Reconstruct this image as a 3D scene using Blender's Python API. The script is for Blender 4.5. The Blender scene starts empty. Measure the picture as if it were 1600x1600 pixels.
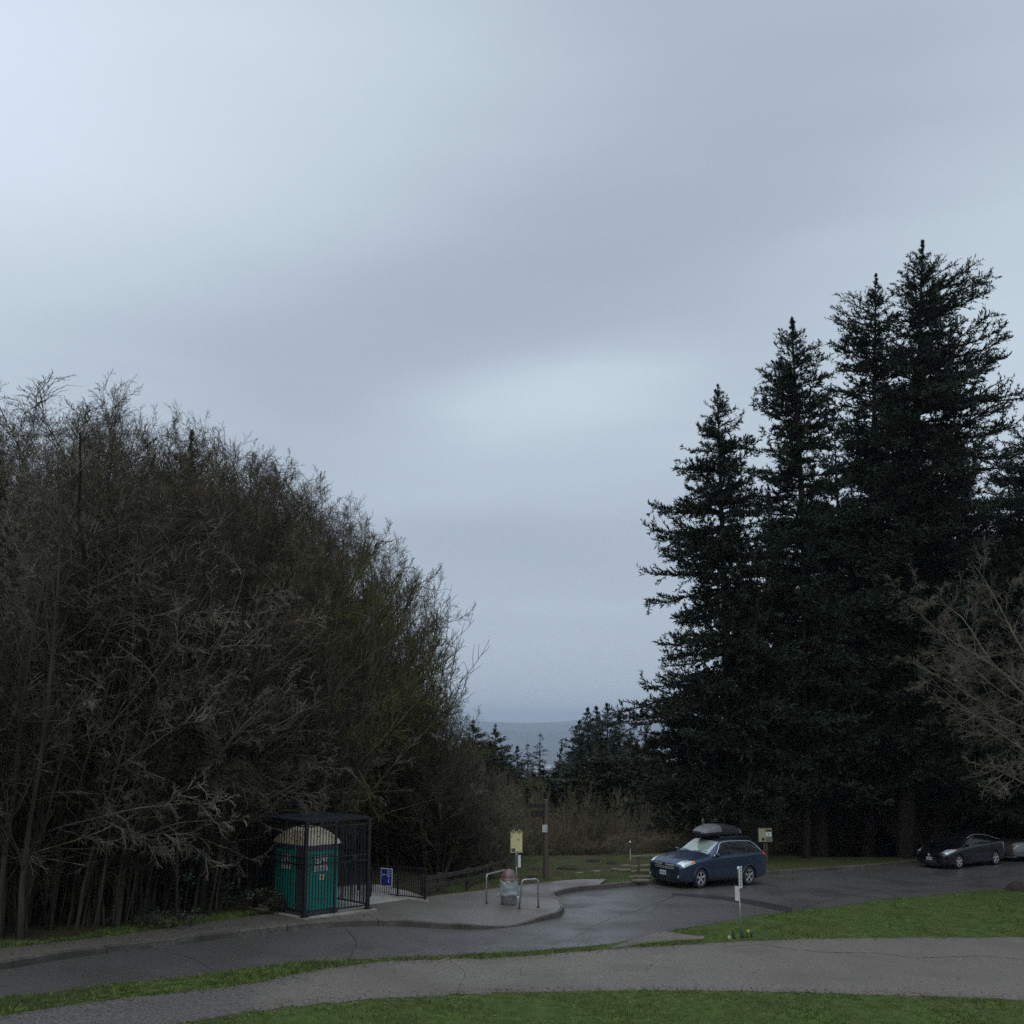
import bpy, math, random
import numpy as np
from mathutils import Vector, Matrix
from mathutils.geometry import delaunay_2d_cdt
PI = math.pi
R = math.radians
sc = bpy.context.scene
COL = sc.collection
random.seed(7)
rng = np.random.default_rng(7)

# ------------------------------------------------------------------ camera model
F = 1800.0
CZ = 5.9
PITCH = R(10.3)
SP, CP = math.sin(PITCH), math.cos(PITCH)
def ray(u, v):
    a = (u - 800) / F; b = (800 - v) / F
    return Vector((a, CP - b * SP, SP + b * CP))
def at(u, v, Y):
    r = ray(u, v); t = Y / r.y
    return Vector((r.x * t, Y, CZ + r.z * t))
def sstep(a, b, x):
    t = np.clip((x - a) / (b - a), 0, 1)
    return t * t * (3 - 2 * t)
def softp(x, w):
    # smooth max(0,x), exactly 0 below -w
    return np.where(x < -w, 0.0, np.where(x < w, (x + w) ** 2 / (4 * w), x))
def g(x, y):
    x = np.asarray(x, float); y = np.asarray(y, float)
    hill = np.minimum(0.2 * softp(20 - y, 3.0), 4.35) + np.minimum(0.3 * softp(-y - 6, 3.0), 15.0)  # second term: unseen rise behind the camera, added to block low sky light
    side = (0.13 * (softp(-x - 0.5, 1.5) - softp(-x - 4.2, 1.5)) + 0.1 * np.minimum(softp(-x - 8.0, 2.0), 12.0) - 0.65 * sstep(4, 17, x)) * (1 - sstep(60, 120, y))
    yb = 54 + 5 * sstep(3, 12, x)
    fall = -272 * (1 - np.exp(-softp(y - yb, 3.0) / 900.0))
    return hill + side + fall
def G(x, y): return float(g(x, y))
def P(u, v, dz=0.0):
    r = ray(u, v)
    lo, hi = 20.0, 90.0; yy = 20.0
    while yy < 90:
        yy += 0.5
        if CZ + r.z * yy / r.y <= G(r.x * yy / r.y, yy) + dz: lo, hi = yy - 0.5, yy; break
    for _ in range(30):
        m = 0.5 * (lo + hi); t = m / r.y
        if CZ + r.z * t > G(r.x * t, m) + dz: lo = m
        else: hi = m
    m = 0.5 * (lo + hi); t = m / r.y
    return Vector((r.x * t, m, G(r.x * t, m) + dz))

cd = bpy.data.cameras.new('camera'); cam = bpy.data.objects.new('camera', cd); COL.objects.link(cam)
cam.location = (0, 0, CZ); cam.rotation_euler = (R(90) + PITCH, 0, 0)
cd.sensor_width = 36; cd.lens = 36 * F / 1600; cd.clip_start = 0.1; cd.clip_end = 60000
sc.camera = cam
sc.view_settings.view_transform = 'Standard'; sc.view_settings.look = 'None'
sc.view_settings.exposure = 0; sc.view_settings.gamma = 1
sc.cycles.max_bounces = 5; sc.cycles.diffuse_bounces = 2; sc.cycles.glossy_bounces = 3
sc.cycles.transmission_bounces = 4; sc.cycles.volume_bounces = 0; sc.cycles.transparent_max_bounces = 8
sc.cycles.use_denoising = False
try: sc.cycles.denoiser = 'OPENIMAGEDENOISE'; sc.cycles.denoising_input_passes = 'RGB_ALBEDO_NORMAL'; sc.cycles.denoising_prefilter = 'ACCURATE'
except Exception: pass
sc.cycles.use_adaptive_sampling = True; sc.cycles.adaptive_threshold = 0.012

# ------------------------------------------------------------------ materials
def nd(nt, t, **kw):
    n = nt.nodes.new(t)
    for k, v in kw.items(): setattr(n, k, v)
    return n
def mat(name, c1, c2=None, scale=6.0, rough=0.6, metal=0.0, bump=0.0, bscale=None, c3=None, scale3=0.7, spec=0.5, objrand=0.0,
        rough2=None, coat=0.0, stretch=None, lo=0.35, hi=0.65, up=None, upc=None, trans=0.0, alpha=1.0, detail=6):
    m = bpy.data.materials.new(name); m.use_nodes = True; nt = m.node_tree
    b = nt.nodes['Principled BSDF']; L = nt.links.new
    b.inputs['Roughness'].default_value = rough; b.inputs['Metallic'].default_value = metal
    b.inputs['Specular IOR Level'].default_value = spec; b.inputs['Coat Weight'].default_value = coat
    b.inputs['Transmission Weight'].default_value = trans; b.inputs['Alpha'].default_value = alpha
    b.inputs['Coat Roughness'].default_value = 0.05
    tc = nd(nt, 'ShaderNodeTexCoord'); vec = tc.outputs['Object']
    if stretch:
        mp = nd(nt, 'ShaderNodeMapping'); mp.inputs['Scale'].default_value = stretch; L(vec, mp.inputs[0]); vec = mp.outputs[0]
    c2 = c2 or tuple(x * 0.8 for x in c1)
    n = nd(nt, 'ShaderNodeTexNoise'); n.inputs['Scale'].default_value = scale; n.inputs['Detail'].default_value = detail; L(vec, n.inputs['Vector'])
    rp = nd(nt, 'ShaderNodeValToRGB'); L(n.outputs['Fac'], rp.inputs[0])
    rp.color_ramp.elements[0].position = lo; rp.color_ramp.elements[1].position = hi
    rp.color_ramp.elements[0].color = (*c1, 1); rp.color_ramp.elements[1].color = (*c2, 1)
    col = rp.outputs[0]
    if c3:
        n3 = nd(nt, 'ShaderNodeTexNoise'); n3.inputs['Scale'].default_value = scale3; n3.inputs['Detail'].default_value = 4; L(vec, n3.inputs['Vector'])
        r3 = nd(nt, 'ShaderNodeMapRange'); r3.inputs[1].default_value = 0.45; r3.inputs[2].default_value = 0.62; L(n3.outputs['Fac'], r3.inputs[0])
        mx = nd(nt, 'ShaderNodeMix', data_type='RGBA'); L(r3.outputs[0], mx.inputs[0]); L(col, mx.inputs[6]); mx.inputs[7].default_value = (*c3, 1); col = mx.outputs[2]
    if upc:
        ge = nd(nt, 'ShaderNodeNewGeometry'); sx = nd(nt, 'ShaderNodeSeparateXYZ'); L(ge.outputs['Normal'], sx.inputs[0])
        n4 = nd(nt, 'ShaderNodeTexNoise'); n4.inputs['Scale'].default_value = 0.9; L(vec, n4.inputs['Vector'])
        ad = nd(nt, 'ShaderNodeMath', operation='MULTIPLY'); L(n4.outputs['Fac'], ad.inputs[0]); 
        r5 = nd(nt, 'ShaderNodeMapRange'); r5.inputs[1].default_value = -0.2; r5.inputs[2].default_value = 0.5; L(sx.outputs[2], r5.inputs[0]); L(r5.outputs[0], ad.inputs[1])
        r4 = nd(nt, 'ShaderNodeMapRange'); r4.inputs[1].default_value = up or 0.4; r4.inputs[2].default_value = (up or 0.4) + 0.1; L(ad.outputs[0], r4.inputs[0])
        mx = nd(nt, 'ShaderNodeMix', data_type='RGBA'); L(r4.outputs[0], mx.inputs[0]); L(col, mx.inputs[6]); mx.inputs[7].default_value = (*upc, 1); col = mx.outputs[2]
    if objrand:
        oi = nd(nt, 'ShaderNodeObjectInfo'); mr = nd(nt, 'ShaderNodeMapRange')
        mr.inputs[3].default_value = 1 - objrand; mr.inputs[4].default_value = 1 + objrand; L(oi.outputs['Random'], mr.inputs[0])
        vm = nd(nt, 'ShaderNodeVectorMath', operation='SCALE'); L(col, vm.inputs[0]); L(mr.outputs[0], vm.inputs['Scale']); col = vm.outputs[0]
    L(col, b.inputs['Base Color'])
    if rough2 is not None:
        mr = nd(nt, 'ShaderNodeMapRange'); mr.inputs[1].default_value = 0.35; mr.inputs[2].default_value = 0.65
        mr.inputs[3].default_value = rough; mr.inputs[4].default_value = rough2
        nr = nd(nt, 'ShaderNodeTexNoise'); nr.inputs['Scale'].default_value = scale3; nr.inputs['Detail'].default_value = 3; L(vec, nr.inputs['Vector'])
        L(nr.outputs['Fac'], mr.inputs[0]); L(mr.outputs[0], b.inputs['Roughness'])
    if bump:
        bn = nd(nt, 'ShaderNodeTexNoise'); bn.inputs['Scale'].default_value = bscale or scale * 3; bn.inputs['Detail'].default_value = 4; L(vec, bn.inputs['Vector'])
        bp = nd(nt, 'ShaderNodeBump'); bp.inputs['Strength'].default_value = bump; bp.inputs['Distance'].default_value = 0.02
        L(bn.outputs['Fac'], bp.inputs['Height']); L(bp.outputs[0], b.inputs['Normal'])
    return m

M = {}
M['gravel'] = mat('dark_gravel', (0.030, 0.029, 0.029), (0.115, 0.112, 0.108), scale=26, rough=0.8, bump=1.0, bscale=14, lo=0.40, hi=0.72, detail=12)
M['lawn'] = mat('lawn_grass', (0.045, 0.074, 0.018), (0.076, 0.106, 0.030), scale=3, rough=0.9, bump=1, bscale=40, c3=(0.050, 0.060, 0.018), scale3=0.5, spec=0.15)
M['far_lawn'] = mat('far_lawn_grass', (0.035, 0.050, 0.014), (0.055, 0.065, 0.020), scale=2, rough=0.9, bump=1, bscale=20, c3=(0.060, 0.050, 0.026), scale3=0.55, spec=0.15)
M['litter'] = mat('leaf_litter', (0.035, 0.030, 0.020), (0.060, 0.045, 0.028), scale=3, rough=0.95, bump=1, bscale=20, c3=(0.045, 0.052, 0.018), scale3=0.4, spec=0.1)
M['blade'] = mat('grass_blades', (0.046, 0.086, 0.018), (0.150, 0.215, 0.055), scale=5, rough=0.7, c3=(0.085, 0.110, 0.036), scale3=0.9, spec=0.25, lo=0.4, hi=0.6)
M['blade_dull'] = mat('dull_grass_blades', (0.040, 0.055, 0.016), (0.085, 0.085, 0.035), scale=0.9, rough=0.8, c3=(0.10, 0.085, 0.05), scale3=1.2, spec=0.15)
M['asphalt'] = mat('wet_asphalt', (0.054, 0.051, 0.048), (0.108, 0.102, 0.096), scale=38, rough=0.20, rough2=0.60, bump=0.6, bscale=60, scale3=0.55, spec=0.5, detail=10, c3=(0.066, 0.062, 0.059))
M['asphalt_dry'] = mat('worn_asphalt', (0.088, 0.077, 0.065), (0.195, 0.172, 0.148), scale=22, rough=0.5, rough2=0.75, bump=1.0, bscale=45, c3=(0.116, 0.102, 0.088), scale3=0.35, spec=0.4, detail=12)
M['walk'] = mat('wet_pavement', (0.105, 0.095, 0.083), (0.165, 0.150, 0.134), scale=25, rough=0.32, rough2=0.6, bump=0.5, bscale=50, c3=(0.095, 0.083, 0.070), scale3=0.5, detail=10)
M['kerb'] = mat('kerb_stone', (0.065, 0.058, 0.050), (0.13, 0.12, 0.105), scale=9, rough=0.7, bump=0.5, bscale=20, c3=(0.055, 0.048, 0.040), scale3=0.8)
M['tar'] = mat('tar_seal', (0.018, 0.018, 0.02), (0.028, 0.028, 0.030), scale=10, rough=0.45)
M['concrete'] = mat('concrete', (0.27, 0.26, 0.23), (0.36, 0.35, 0.31), scale=2.5, rough=0.7, bump=0.3, bscale=40, c3=(0.22, 0.20, 0.17), scale3=0.8)
M['black'] = mat('black_paint', (0.006, 0.006, 0.008), (0.010, 0.010, 0.012), scale=5, rough=0.5)
M['wood'] = mat('dark_weathered_wood', (0.055, 0.045, 0.036), (0.105, 0.086, 0.068), scale=4, rough=0.8, bump=0.6, bscale=12, stretch=(6, 6, 1))
M['redwood'] = mat('dark_sign_wood', (0.010, 0.006, 0.005), (0.016, 0.009, 0.008), scale=5, rough=0.7)
M['logwood'] = mat('grey_log_wood', (0.10, 0.085, 0.065), (0.19, 0.165, 0.13), scale=5, rough=0.85, bump=0.6, bscale=14)
M['galv'] = mat('galvanised_steel', (0.33, 0.34, 0.34), (0.45, 0.46, 0.46), scale=9, rough=0.42, metal=0.7)
M['potgreen'] = mat('green_plastic', (0.008, 0.22, 0.185), (0.012, 0.27, 0.225), scale=2, rough=0.45)
M['potgreen_light'] = mat('pale_green_plastic', (0.05, 0.30, 0.25), rough=0.4)
M['potgrey'] = mat('grey_purple_plastic', (0.060, 0.058, 0.080), (0.075, 0.072, 0.095), scale=3, rough=0.5)
M['potroof'] = mat('stained_cream_plastic', (0.85, 0.80, 0.66), (0.72, 0.62, 0.44), scale=3, rough=0.5, c3=(0.66, 0.50, 0.32), scale3=2.4)
M['white'] = mat('white_enamel', (0.72, 0.73, 0.74), (0.62, 0.63, 0.64), scale=4, rough=0.5)
M['offwhite'] = mat('weathered_white', (0.50, 0.52, 0.50), (0.38, 0.40, 0.38), scale=8, rough=0.6)
M['ink'] = mat('dark_print', (0.010, 0.010, 0.020), rough=0.6)
M['blue'] = mat('blue_sign', (0.010, 0.025, 0.20), (0.012, 0.030, 0.24), scale=4, rough=0.45)
M['cream'] = mat('cream_sign', (0.52, 0.50, 0.25), (0.62, 0.59, 0.32), scale=12, rough=0.55)
M['signback'] = mat('grey_green_metal', (0.13, 0.16, 0.16), (0.17, 0.20, 0.20), scale=6, rough=0.5, metal=0.3)
M['steelblue'] = mat('blue_grey_metal', (0.10, 0.13, 0.17), rough=0.5, metal=0.3)
M['lid'] = mat('brown_plastic_lid', (0.11, 0.068, 0.062), (0.15, 0.10, 0.09), scale=4, rough=0.35)
M['bag'] = mat('clear_bag', (0.42, 0.47, 0.49), (0.22, 0.26, 0.28), scale=5, rough=0.25, bump=1.0, bscale=7, spec=0.8)
M['drum'] = mat('grey_drum', (0.20, 0.21, 0.22), (0.30, 0.31, 0.32), scale=8, rough=0.5, metal=0.4)
M['soil'] = mat('dark_soil', (0.020, 0.015, 0.011), (0.035, 0.026, 0.018), scale=8, rough=0.95, bump=0.8)
M['rock'] = mat('pale_rock', (0.10, 0.095, 0.075), (0.19, 0.175, 0.14), scale=5, rough=0.8, bump=0.6)
# trees
M['curly'] = mat('curly_twigs', (0.050, 0.042, 0.030), (0.165, 0.140, 0.104), scale=1.6, rough=0.8)
M['fence'] = mat('old_fence_wood', (0.025, 0.021, 0.017), (0.050, 0.042, 0.034), scale=4, rough=0.85)
M['bark'] = mat('grey_brown_bark', (0.018, 0.016, 0.011), (0.048, 0.042, 0.031), scale=5, rough=0.85, objrand=0.35, c3=(0.05, 0.055, 0.030), scale3=1.5, spec=0.2)
M['twig'] = mat('thicket_twigs', (0.026, 0.021, 0.014), (0.125, 0.104, 0.070), scale=2.2, rough=0.85, objrand=0.55, spec=0.15)
M['twig_skylit'] = mat('skylit_twigs', (0.085, 0.070, 0.052), (0.19, 0.165, 0.13), scale=1.3, rough=0.75, objrand=0.2, spec=0.25)  # sky light caught by the front twigs is put into this paler colour
M['twig_dark'] = mat('dark_twigs', (0.030, 0.026, 0.018), (0.075, 0.066, 0.046), scale=0.9, rough=0.85, objrand=0.3, spec=0.2)
M['brush'] = mat('brown_brush', (0.092, 0.080, 0.052), (0.160, 0.140, 0.095), scale=0.7, rough=0.85, objrand=0.35, spec=0.15)
M['moss'] = mat('mossy_bark', (0.050, 0.044, 0.028), (0.095, 0.082, 0.054), scale=2, rough=0.9, up=0.40, upc=(0.085, 0.090, 0.020), spec=0.15)
M['firbark'] = mat('fir_bark', (0.013, 0.011, 0.009), (0.030, 0.024, 0.020), scale=3, rough=0.9, bump=1, bscale=6, stretch=(4, 4, 0.8), spec=0.15)
M['firbark_lit'] = mat('reddish_lit_bark', (0.035, 0.025, 0.019), (0.075, 0.056, 0.042), scale=3, rough=0.9, bump=1, bscale=6, stretch=(4, 4, 0.8), spec=0.15)  # light on the one lit trunk is put into this paler, redder bark
M['needle'] = mat('fir_needles', (0.009, 0.020, 0.012), (0.024, 0.040, 0.021), scale=0.5, rough=0.6, objrand=0.2, spec=0.3)
M['needle_warm'] = mat('warm_fir_needles', (0.020, 0.029, 0.013), (0.045, 0.054, 0.022), scale=0.5, rough=0.6, objrand=0.25, spec=0.3)
M['ivy'] = mat('ivy_leaves', (0.014, 0.036, 0.028), (0.025, 0.060, 0.045), scale=3, rough=0.4)
M['shrub'] = mat('shrub_leaves', (0.030, 0.040, 0.024), (0.060, 0.068, 0.036), scale=3, rough=0.6)
M['fresh'] = mat('fresh_green_leaves', (0.060, 0.110, 0.015), (0.100, 0.160, 0.030), scale=2, rough=0.6)
M['petal'] = mat('yellow_petals', (0.75, 0.62, 0.10), (0.85, 0.75, 0.25), rough=0.5)
M['petal_white'] = mat('cream_petals', (0.75, 0.72, 0.50), rough=0.5)
M['petal_pink'] = mat('pale_pink_buds', (0.45, 0.36, 0.34), rough=0.5)

# the path turns to dark gravel towards the left
def path_material():
    m = M['asphalt_dry'].copy(); nt = m.node_tree; L = nt.links.new; b = nt.nodes['Principled BSDF']
    src = b.inputs['Base Color'].links[0].from_socket
    tc = nd(nt, 'ShaderNodeTexCoord'); sx = nd(nt, 'ShaderNodeSeparateXYZ'); L(tc.outputs['Object'], sx.inputs[0])
    n = nd(nt, 'ShaderNodeTexNoise'); n.inputs['Scale'].default_value = 0.8; n.inputs['Detail'].default_value = 5; L(tc.outputs['Object'], n.inputs['Vector'])
    a = nd(nt, 'ShaderNodeMath', operation='MULTIPLY_ADD'); L(n.outputs['Fac'], a.inputs[0]); a.inputs[1].default_value = 5.0; L(sx.outputs[0], a.inputs[2])
    r = nd(nt, 'ShaderNodeMapRange'); r.inputs[1].default_value = -3.0; r.inputs[2].default_value = -1.5; r.inputs[3].default_value = 0.85; r.inputs[4].default_value = 0.0; L(a.outputs[0], r.inputs[0])
    g2 = nd(nt, 'ShaderNodeTexNoise'); g2.inputs['Scale'].default_value = 16; g2.inputs['Detail'].default_value = 12; g2.inputs['Roughness'].default_value = 0.75; L(tc.outputs['Object'], g2.inputs['Vector'])
    cr = nd(nt, 'ShaderNodeValToRGB'); L(g2.outputs['Fac'], cr.inputs[0]); cr.color_ramp.elements[0].position = 0.42; cr.color_ramp.elements[1].position = 0.66
    cr.color_ramp.elements[0].color = (0.034, 0.032, 0.030, 1); cr.color_ramp.elements[1].color = (0.19, 0.18, 0.17, 1)
    mx = nd(nt, 'ShaderNodeMix', data_type='RGBA'); L(r.outputs[0], mx.inputs[0]); L(src, mx.inputs[6]); L(cr.outputs[0], mx.inputs[7]); L(mx.outputs[2], b.inputs['Base Color'])
    return m
M['path'] = path_material()

# ------------------------------------------------------------------ mesh helpers
def tag(o, label=None, cat=None, group=None, kind=None):
    if label: o['label'] = label
    if cat: o['category'] = cat
    if group: o['group'] = group
    if kind: o['kind'] = kind
    return o
def arr_mesh(name, verts, quads, m, smooth=False):
    """verts (n,3) quads (f,4) or tris (f,3) as numpy"""
    me = bpy.data.meshes.new(name)
    verts = np.ascontiguousarray(verts, np.float32); quads = np.ascontiguousarray(quads, np.int32)
    k = quads.shape[1]; f = len(quads)
    me.vertices.add(len(verts)); me.vertices.foreach_set('co', verts.ravel())
    me.loops.add(f * k); me.loops.foreach_set('vertex_index', quads.ravel())
    me.polygons.add(f); me.polygons.foreach_set('loop_start', np.arange(0, f * k, k, dtype=np.int32))
    me.polygons.foreach_set('loop_total', np.full(f, k, np.int32))
    me.polygons.foreach_set('use_smooth', np.full(f, smooth))
    me.materials.append(m); me.update(calc_edges=True)
    return me
def link(name, me, parent=None, loc=(0, 0, 0), rz=0):
    o = bpy.data.objects.new(name, me); COL.objects.link(o); o.location = loc; o.rotation_euler = (0, 0, rz)
    if parent: o.parent = parent
    return o
def empty(name, loc=(0, 0, 0), rz=0):
    o = bpy.data.objects.new(name, None); COL.objects.link(o); o.location = loc; o.rotation_euler = (0, 0, rz); o.empty_display_size = 0.2
    return o
class MB:
    def __init__(s): s.v = []; s.f = []
    def add(s, vs, fs):
        n = len(s.v); s.v += [tuple(v) for v in vs]; s.f += [tuple(i + n for i in f) for f in fs]
    def box(s, c, d, rot=None, bev=0.0):
        hx, hy, hz = d[0] / 2, d[1] / 2, d[2] / 2
        b = min(bev, hx * .9, hy * .9, hz * .9)
        if b > 0:
            vs = []
            for sx in (-1, 1):
                for sy in (-1, 1):
                    for sz in (-1, 1):
                        vs += [(sx * hx, sy * (hy - b), sz * (hz - b)), (sx * (hx - b), sy * hy, sz * (hz - b)), (sx * (hx - b), sy * (hy - b), sz * hz)]
            def I(sx, sy, sz, k): return ((sx > 0) * 4 + (sy > 0) * 2 + (sz > 0)) * 3 + k
            fs = []
            for sx in (-1, 1):
                q = [I(sx, -1, -1, 0), I(sx, 1, -1, 0), I(sx, 1, 1, 0), I(sx, -1, 1, 0)]; fs.append(q if sx > 0 else q[::-1])
            for sy in (-1, 1):
                q = [I(-1, sy, -1, 1), I(-1, sy, 1, 1), I(1, sy, 1, 1), I(1, sy, -1, 1)]; fs.append(q if sy > 0 else q[::-1])
            for sz in (-1, 1):
                q = [I(-1, -1, sz, 2), I(1, -1, sz, 2), I(1, 1, sz, 2), I(-1, 1, sz, 2)]; fs.append(q if sz > 0 else q[::-1])
            for sy in (-1, 1):
                for sz in (-1, 1):
                    q = [I(-1, sy, sz, 1), I(1, sy, sz, 1), I(1, sy, sz, 2), I(-1, sy, sz, 2)]; fs.append(q if sy * sz < 0 else q[::-1])
            for sx in (-1, 1):
                for sz in (-1, 1):
                    q = [I(sx, -1, sz, 0), I(sx, 1, sz, 0), I(sx, 1, sz, 2), I(sx, -1, sz, 2)]; fs.append(q if sx * sz > 0 else q[::-1])
            for sx in (-1, 1):
                for sy in (-1, 1):
                    q = [I(sx, sy, -1, 0), I(sx, sy, 1, 0), I(sx, sy, 1, 1), I(sx, sy, -1, 1)]; fs.append(q if sx * sy < 0 else q[::-1])
            for sx in (-1, 1):
                for sy in (-1, 1):
                    for sz in (-1, 1):
                        q = [I(sx, sy, sz, 0), I(sx, sy, sz, 1), I(sx, sy, sz, 2)]; fs.append(q if sx * sy * sz > 0 else q[::-1])
        else:
            vs = [(x, y, z) for x in (-hx, hx) for y in (-hy, hy) for z in (-hz, hz)]
            fs = [(0, 1, 3, 2), (4, 6, 7, 5), (0, 4, 5, 1), (2, 3, 7, 6), (0, 2, 6, 4), (1, 5, 7, 3)]
        vs = [Vector(v) for v in vs]
        if rot is not None: vs = [rot @ v for v in vs]
        s.add([v + Vector(c) for v in vs], fs); return s
    def bar(s, a, b, w, h=None, bev=0.0):
        a = Vector(a); b = Vector(b); d = b - a; h = h or w
        q = d.to_track_quat('X', 'Z').to_matrix()
        return s.box((a + b) / 2, (d.length, w, h), q, bev)
    def tube(s, pts, rad, n=10, cap=True):
        pts = [Vector(p) for p in pts]; rads = rad if isinstance(rad, (list, tuple)) else [rad] * len(pts)
        vs = []; prev = None
        for i, p in enumerate(pts):
            d = (pts[min(i + 1, len(pts) - 1)] - pts[max(i - 1, 0)]).normalized()
            if prev is None:
                u = d.orthogonal().normalized()
            else:
                u = (prev - d * prev.dot(d)).normalized()
            prev = u; w = d.cross(u)
            for k in range(n):
                a = 2 * PI * k / n
                vs.append(p + (u * math.cos(a) + w * math.sin(a)) * rads[i])
        fs = [(i * n + k, i * n + (k + 1) % n, (i + 1) * n + (k + 1) % n, (i + 1) * n + k) for i in range(len(pts) - 1) for k in range(n)]
        if cap: fs += [tuple(range(n))[::-1], tuple((len(pts) - 1) * n + k for k in range(n))]
        s.add(vs, fs); return s
    def lathe(s, prof, n=24, c=(0, 0, 0), axis='Z', wob=0.0):
        vs = []
        for (r, z) in prof:
            for k in range(n):
                a = 2 * PI * k / n; rr = r * (1 + wob * math.sin(a * 5 + z * 31) * (1 if r > 0.01 else 0))
                p = (rr * math.cos(a), rr * math.sin(a), z)
                if axis == 'Y': p = (p[0], p[2], p[1])
                vs.append((p[0] + c[0], p[1] + c[1], p[2] + c[2]))
        fs = [(i * n + k, i * n + (k + 1) % n, (i + 1) * n + (k + 1) % n, (i + 1) * n + k) for i in range(len(prof) - 1) for k in range(n)]
        if axis == 'Y': fs = [f[::-1] for f in fs]
        s.add(vs, fs); return s
    def prism(s, poly, t, org, ex, ey):
        """flat outline poly (2d) thickness t along ex x ey"""
        org = Vector(org); ex = Vector(ex).normalized(); ey = Vector(ey).normalized(); ez = ex.cross(ey)
        n = len(poly)
        vs = [org + ex * a + ey * b for a, b in poly] + [org + ex * a + ey * b + ez * t for a, b in poly]
        fs = [tuple(range(n))[::-1], tuple(range(n, 2 * n))] + [(i, (i + 1) % n, n + (i + 1) % n, n + i) for i in range(n)]
        s.add(vs, fs); return s
    def build(s, name, m, parent=None, smooth=False, loc=(0, 0, 0), rz=0):
        me = bpy.data.meshes.new(name); me.from_pydata([tuple(v) for v in s.v], [], s.f); me.materials.append(m)
        if smooth: me.polygons.foreach_set('use_smooth', [True] * len(me.polygons))
        me.update()
        return link(name, me, parent, loc, rz)
def text(name, s, size, m, parent, org, ex, ey, extr=0.002, align='CENTER'):
    cu = bpy.data.curves.new(name, 'FONT'); cu.body = s; cu.size = size; cu.extrude = extr; cu.align_x = align; cu.align_y = 'CENTER'
    o = bpy.data.objects.new(name, cu); COL.objects.link(o)
    dg = bpy.context.evaluated_depsgraph_get(); dg.update()
    me = bpy.data.meshes.new_from_object(o.evaluated_get(dg)); bpy.data.objects.remove(o)
    ex = Vector(ex).normalized(); ey = Vector(ey).normalized(); ez = ex.cross(ey)
    mt = Matrix((ex, ey, ez)).transposed().to_4x4(); mt.translation = Vector(org)
    me.transform(mt); me.materials.clear(); me.materials.append(m)
    return link(name, me, parent)
def crom(pts, step):
    """catmull-rom through 2D/3D points resampled at step"""
    pts = [np.array(p[:2], float) for p in pts]
    q = [2 * pts[0] - pts[1]] + pts + [2 * pts[-1] - pts[-2]]
    out = []
    for i in range(1, len(q) - 2):
        p0, p1, p2, p3 = q[i - 1:i + 3]; n = max(1, int(np.linalg.norm(p2 - p1) / step))
        for k in range(n):
            t = k / n
            out.append(0.5 * (2 * p1 + (p2 - p0) * t + (2 * p0 - 5 * p1 + 4 * p2 - p3) * t * t + (3 * p1 - p0 - 3 * p2 + p3) * t ** 3))
    out.append(pts[-1]); return np.array(out)
def pip(px, py, poly):
    px = np.asarray(px); py = np.asarray(py); ins = np.zeros(px.shape, bool); n = len(poly); j = n - 1
    for i in range(n):
        xi, yi = poly[i]; xj, yj = poly[j]
        c = ((yi > py) != (yj > py)) & (px < (xj - xi) * (py - yi) / (yj - yi + 1e-12) + xi)
        ins ^= c; j = i
    return ins
def drape(name, poly, m, zf, spacing=0.8, skirt=0.0):
    """fill a ground polygon with a sheet that follows zf(x,y)"""
    poly = np.asarray(poly, float)
    x0, y0 = poly.min(0); x1, y1 = poly.max(0)
    X, Y = np.meshgrid(np.arange(x0, x1, spacing), np.arange(y0, y1, spacing)); X = X.ravel(); Y = Y.ravel()
    k = pip(X, Y, poly)
    X = X[k]; Y = Y[k]
    # keep away from the outline
    d = np.full(len(X), 1e9)
    for p in poly: d = np.minimum(d, (X - p[0]) ** 2 + (Y - p[1]) ** 2)
    k = d > (spacing * 0.35) ** 2; X = X[k]; Y = Y[k]
    vs = [Vector(p) for p in poly] + [Vector((a, b)) for a, b in zip(X, Y)]
    n = len(poly)
    res = delaunay_2d_cdt(vs, [], [list(range(n))], 1, 1e-5)
    co, fs = res[0], res[2]
    xy = np.array([(c.x, c.y) for c in co]); z = zf(xy[:, 0], xy[:, 1])
    V = np.column_stack([xy, z]); Fc = np.array([list(f) for f in fs], int)
    a = V[Fc[:, 1]] - V[Fc[:, 0]]; b = V[Fc[:, 2]] - V[Fc[:, 0]]
    flip = (a[:, 0] * b[:, 1] - a[:, 1] * b[:, 0]) < 0
    Fc[flip] = Fc[flip][:, ::-1]
    if skirt:
        base = len(V); pz = zf(poly[:, 0], poly[:, 1])
        V = np.vstack([V, np.column_stack([poly, pz]), np.column_stack([poly, pz - skirt])])
        i = np.arange(n); j = (i + 1) % n
        Fc = np.vstack([Fc, np.column_stack([base + i, base + n + i, base + j]), np.column_stack([base + j, base + n + i, base + n + j])])
    return link(name, arr_mesh(name, V, Fc, m, True if not skirt else False))
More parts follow.
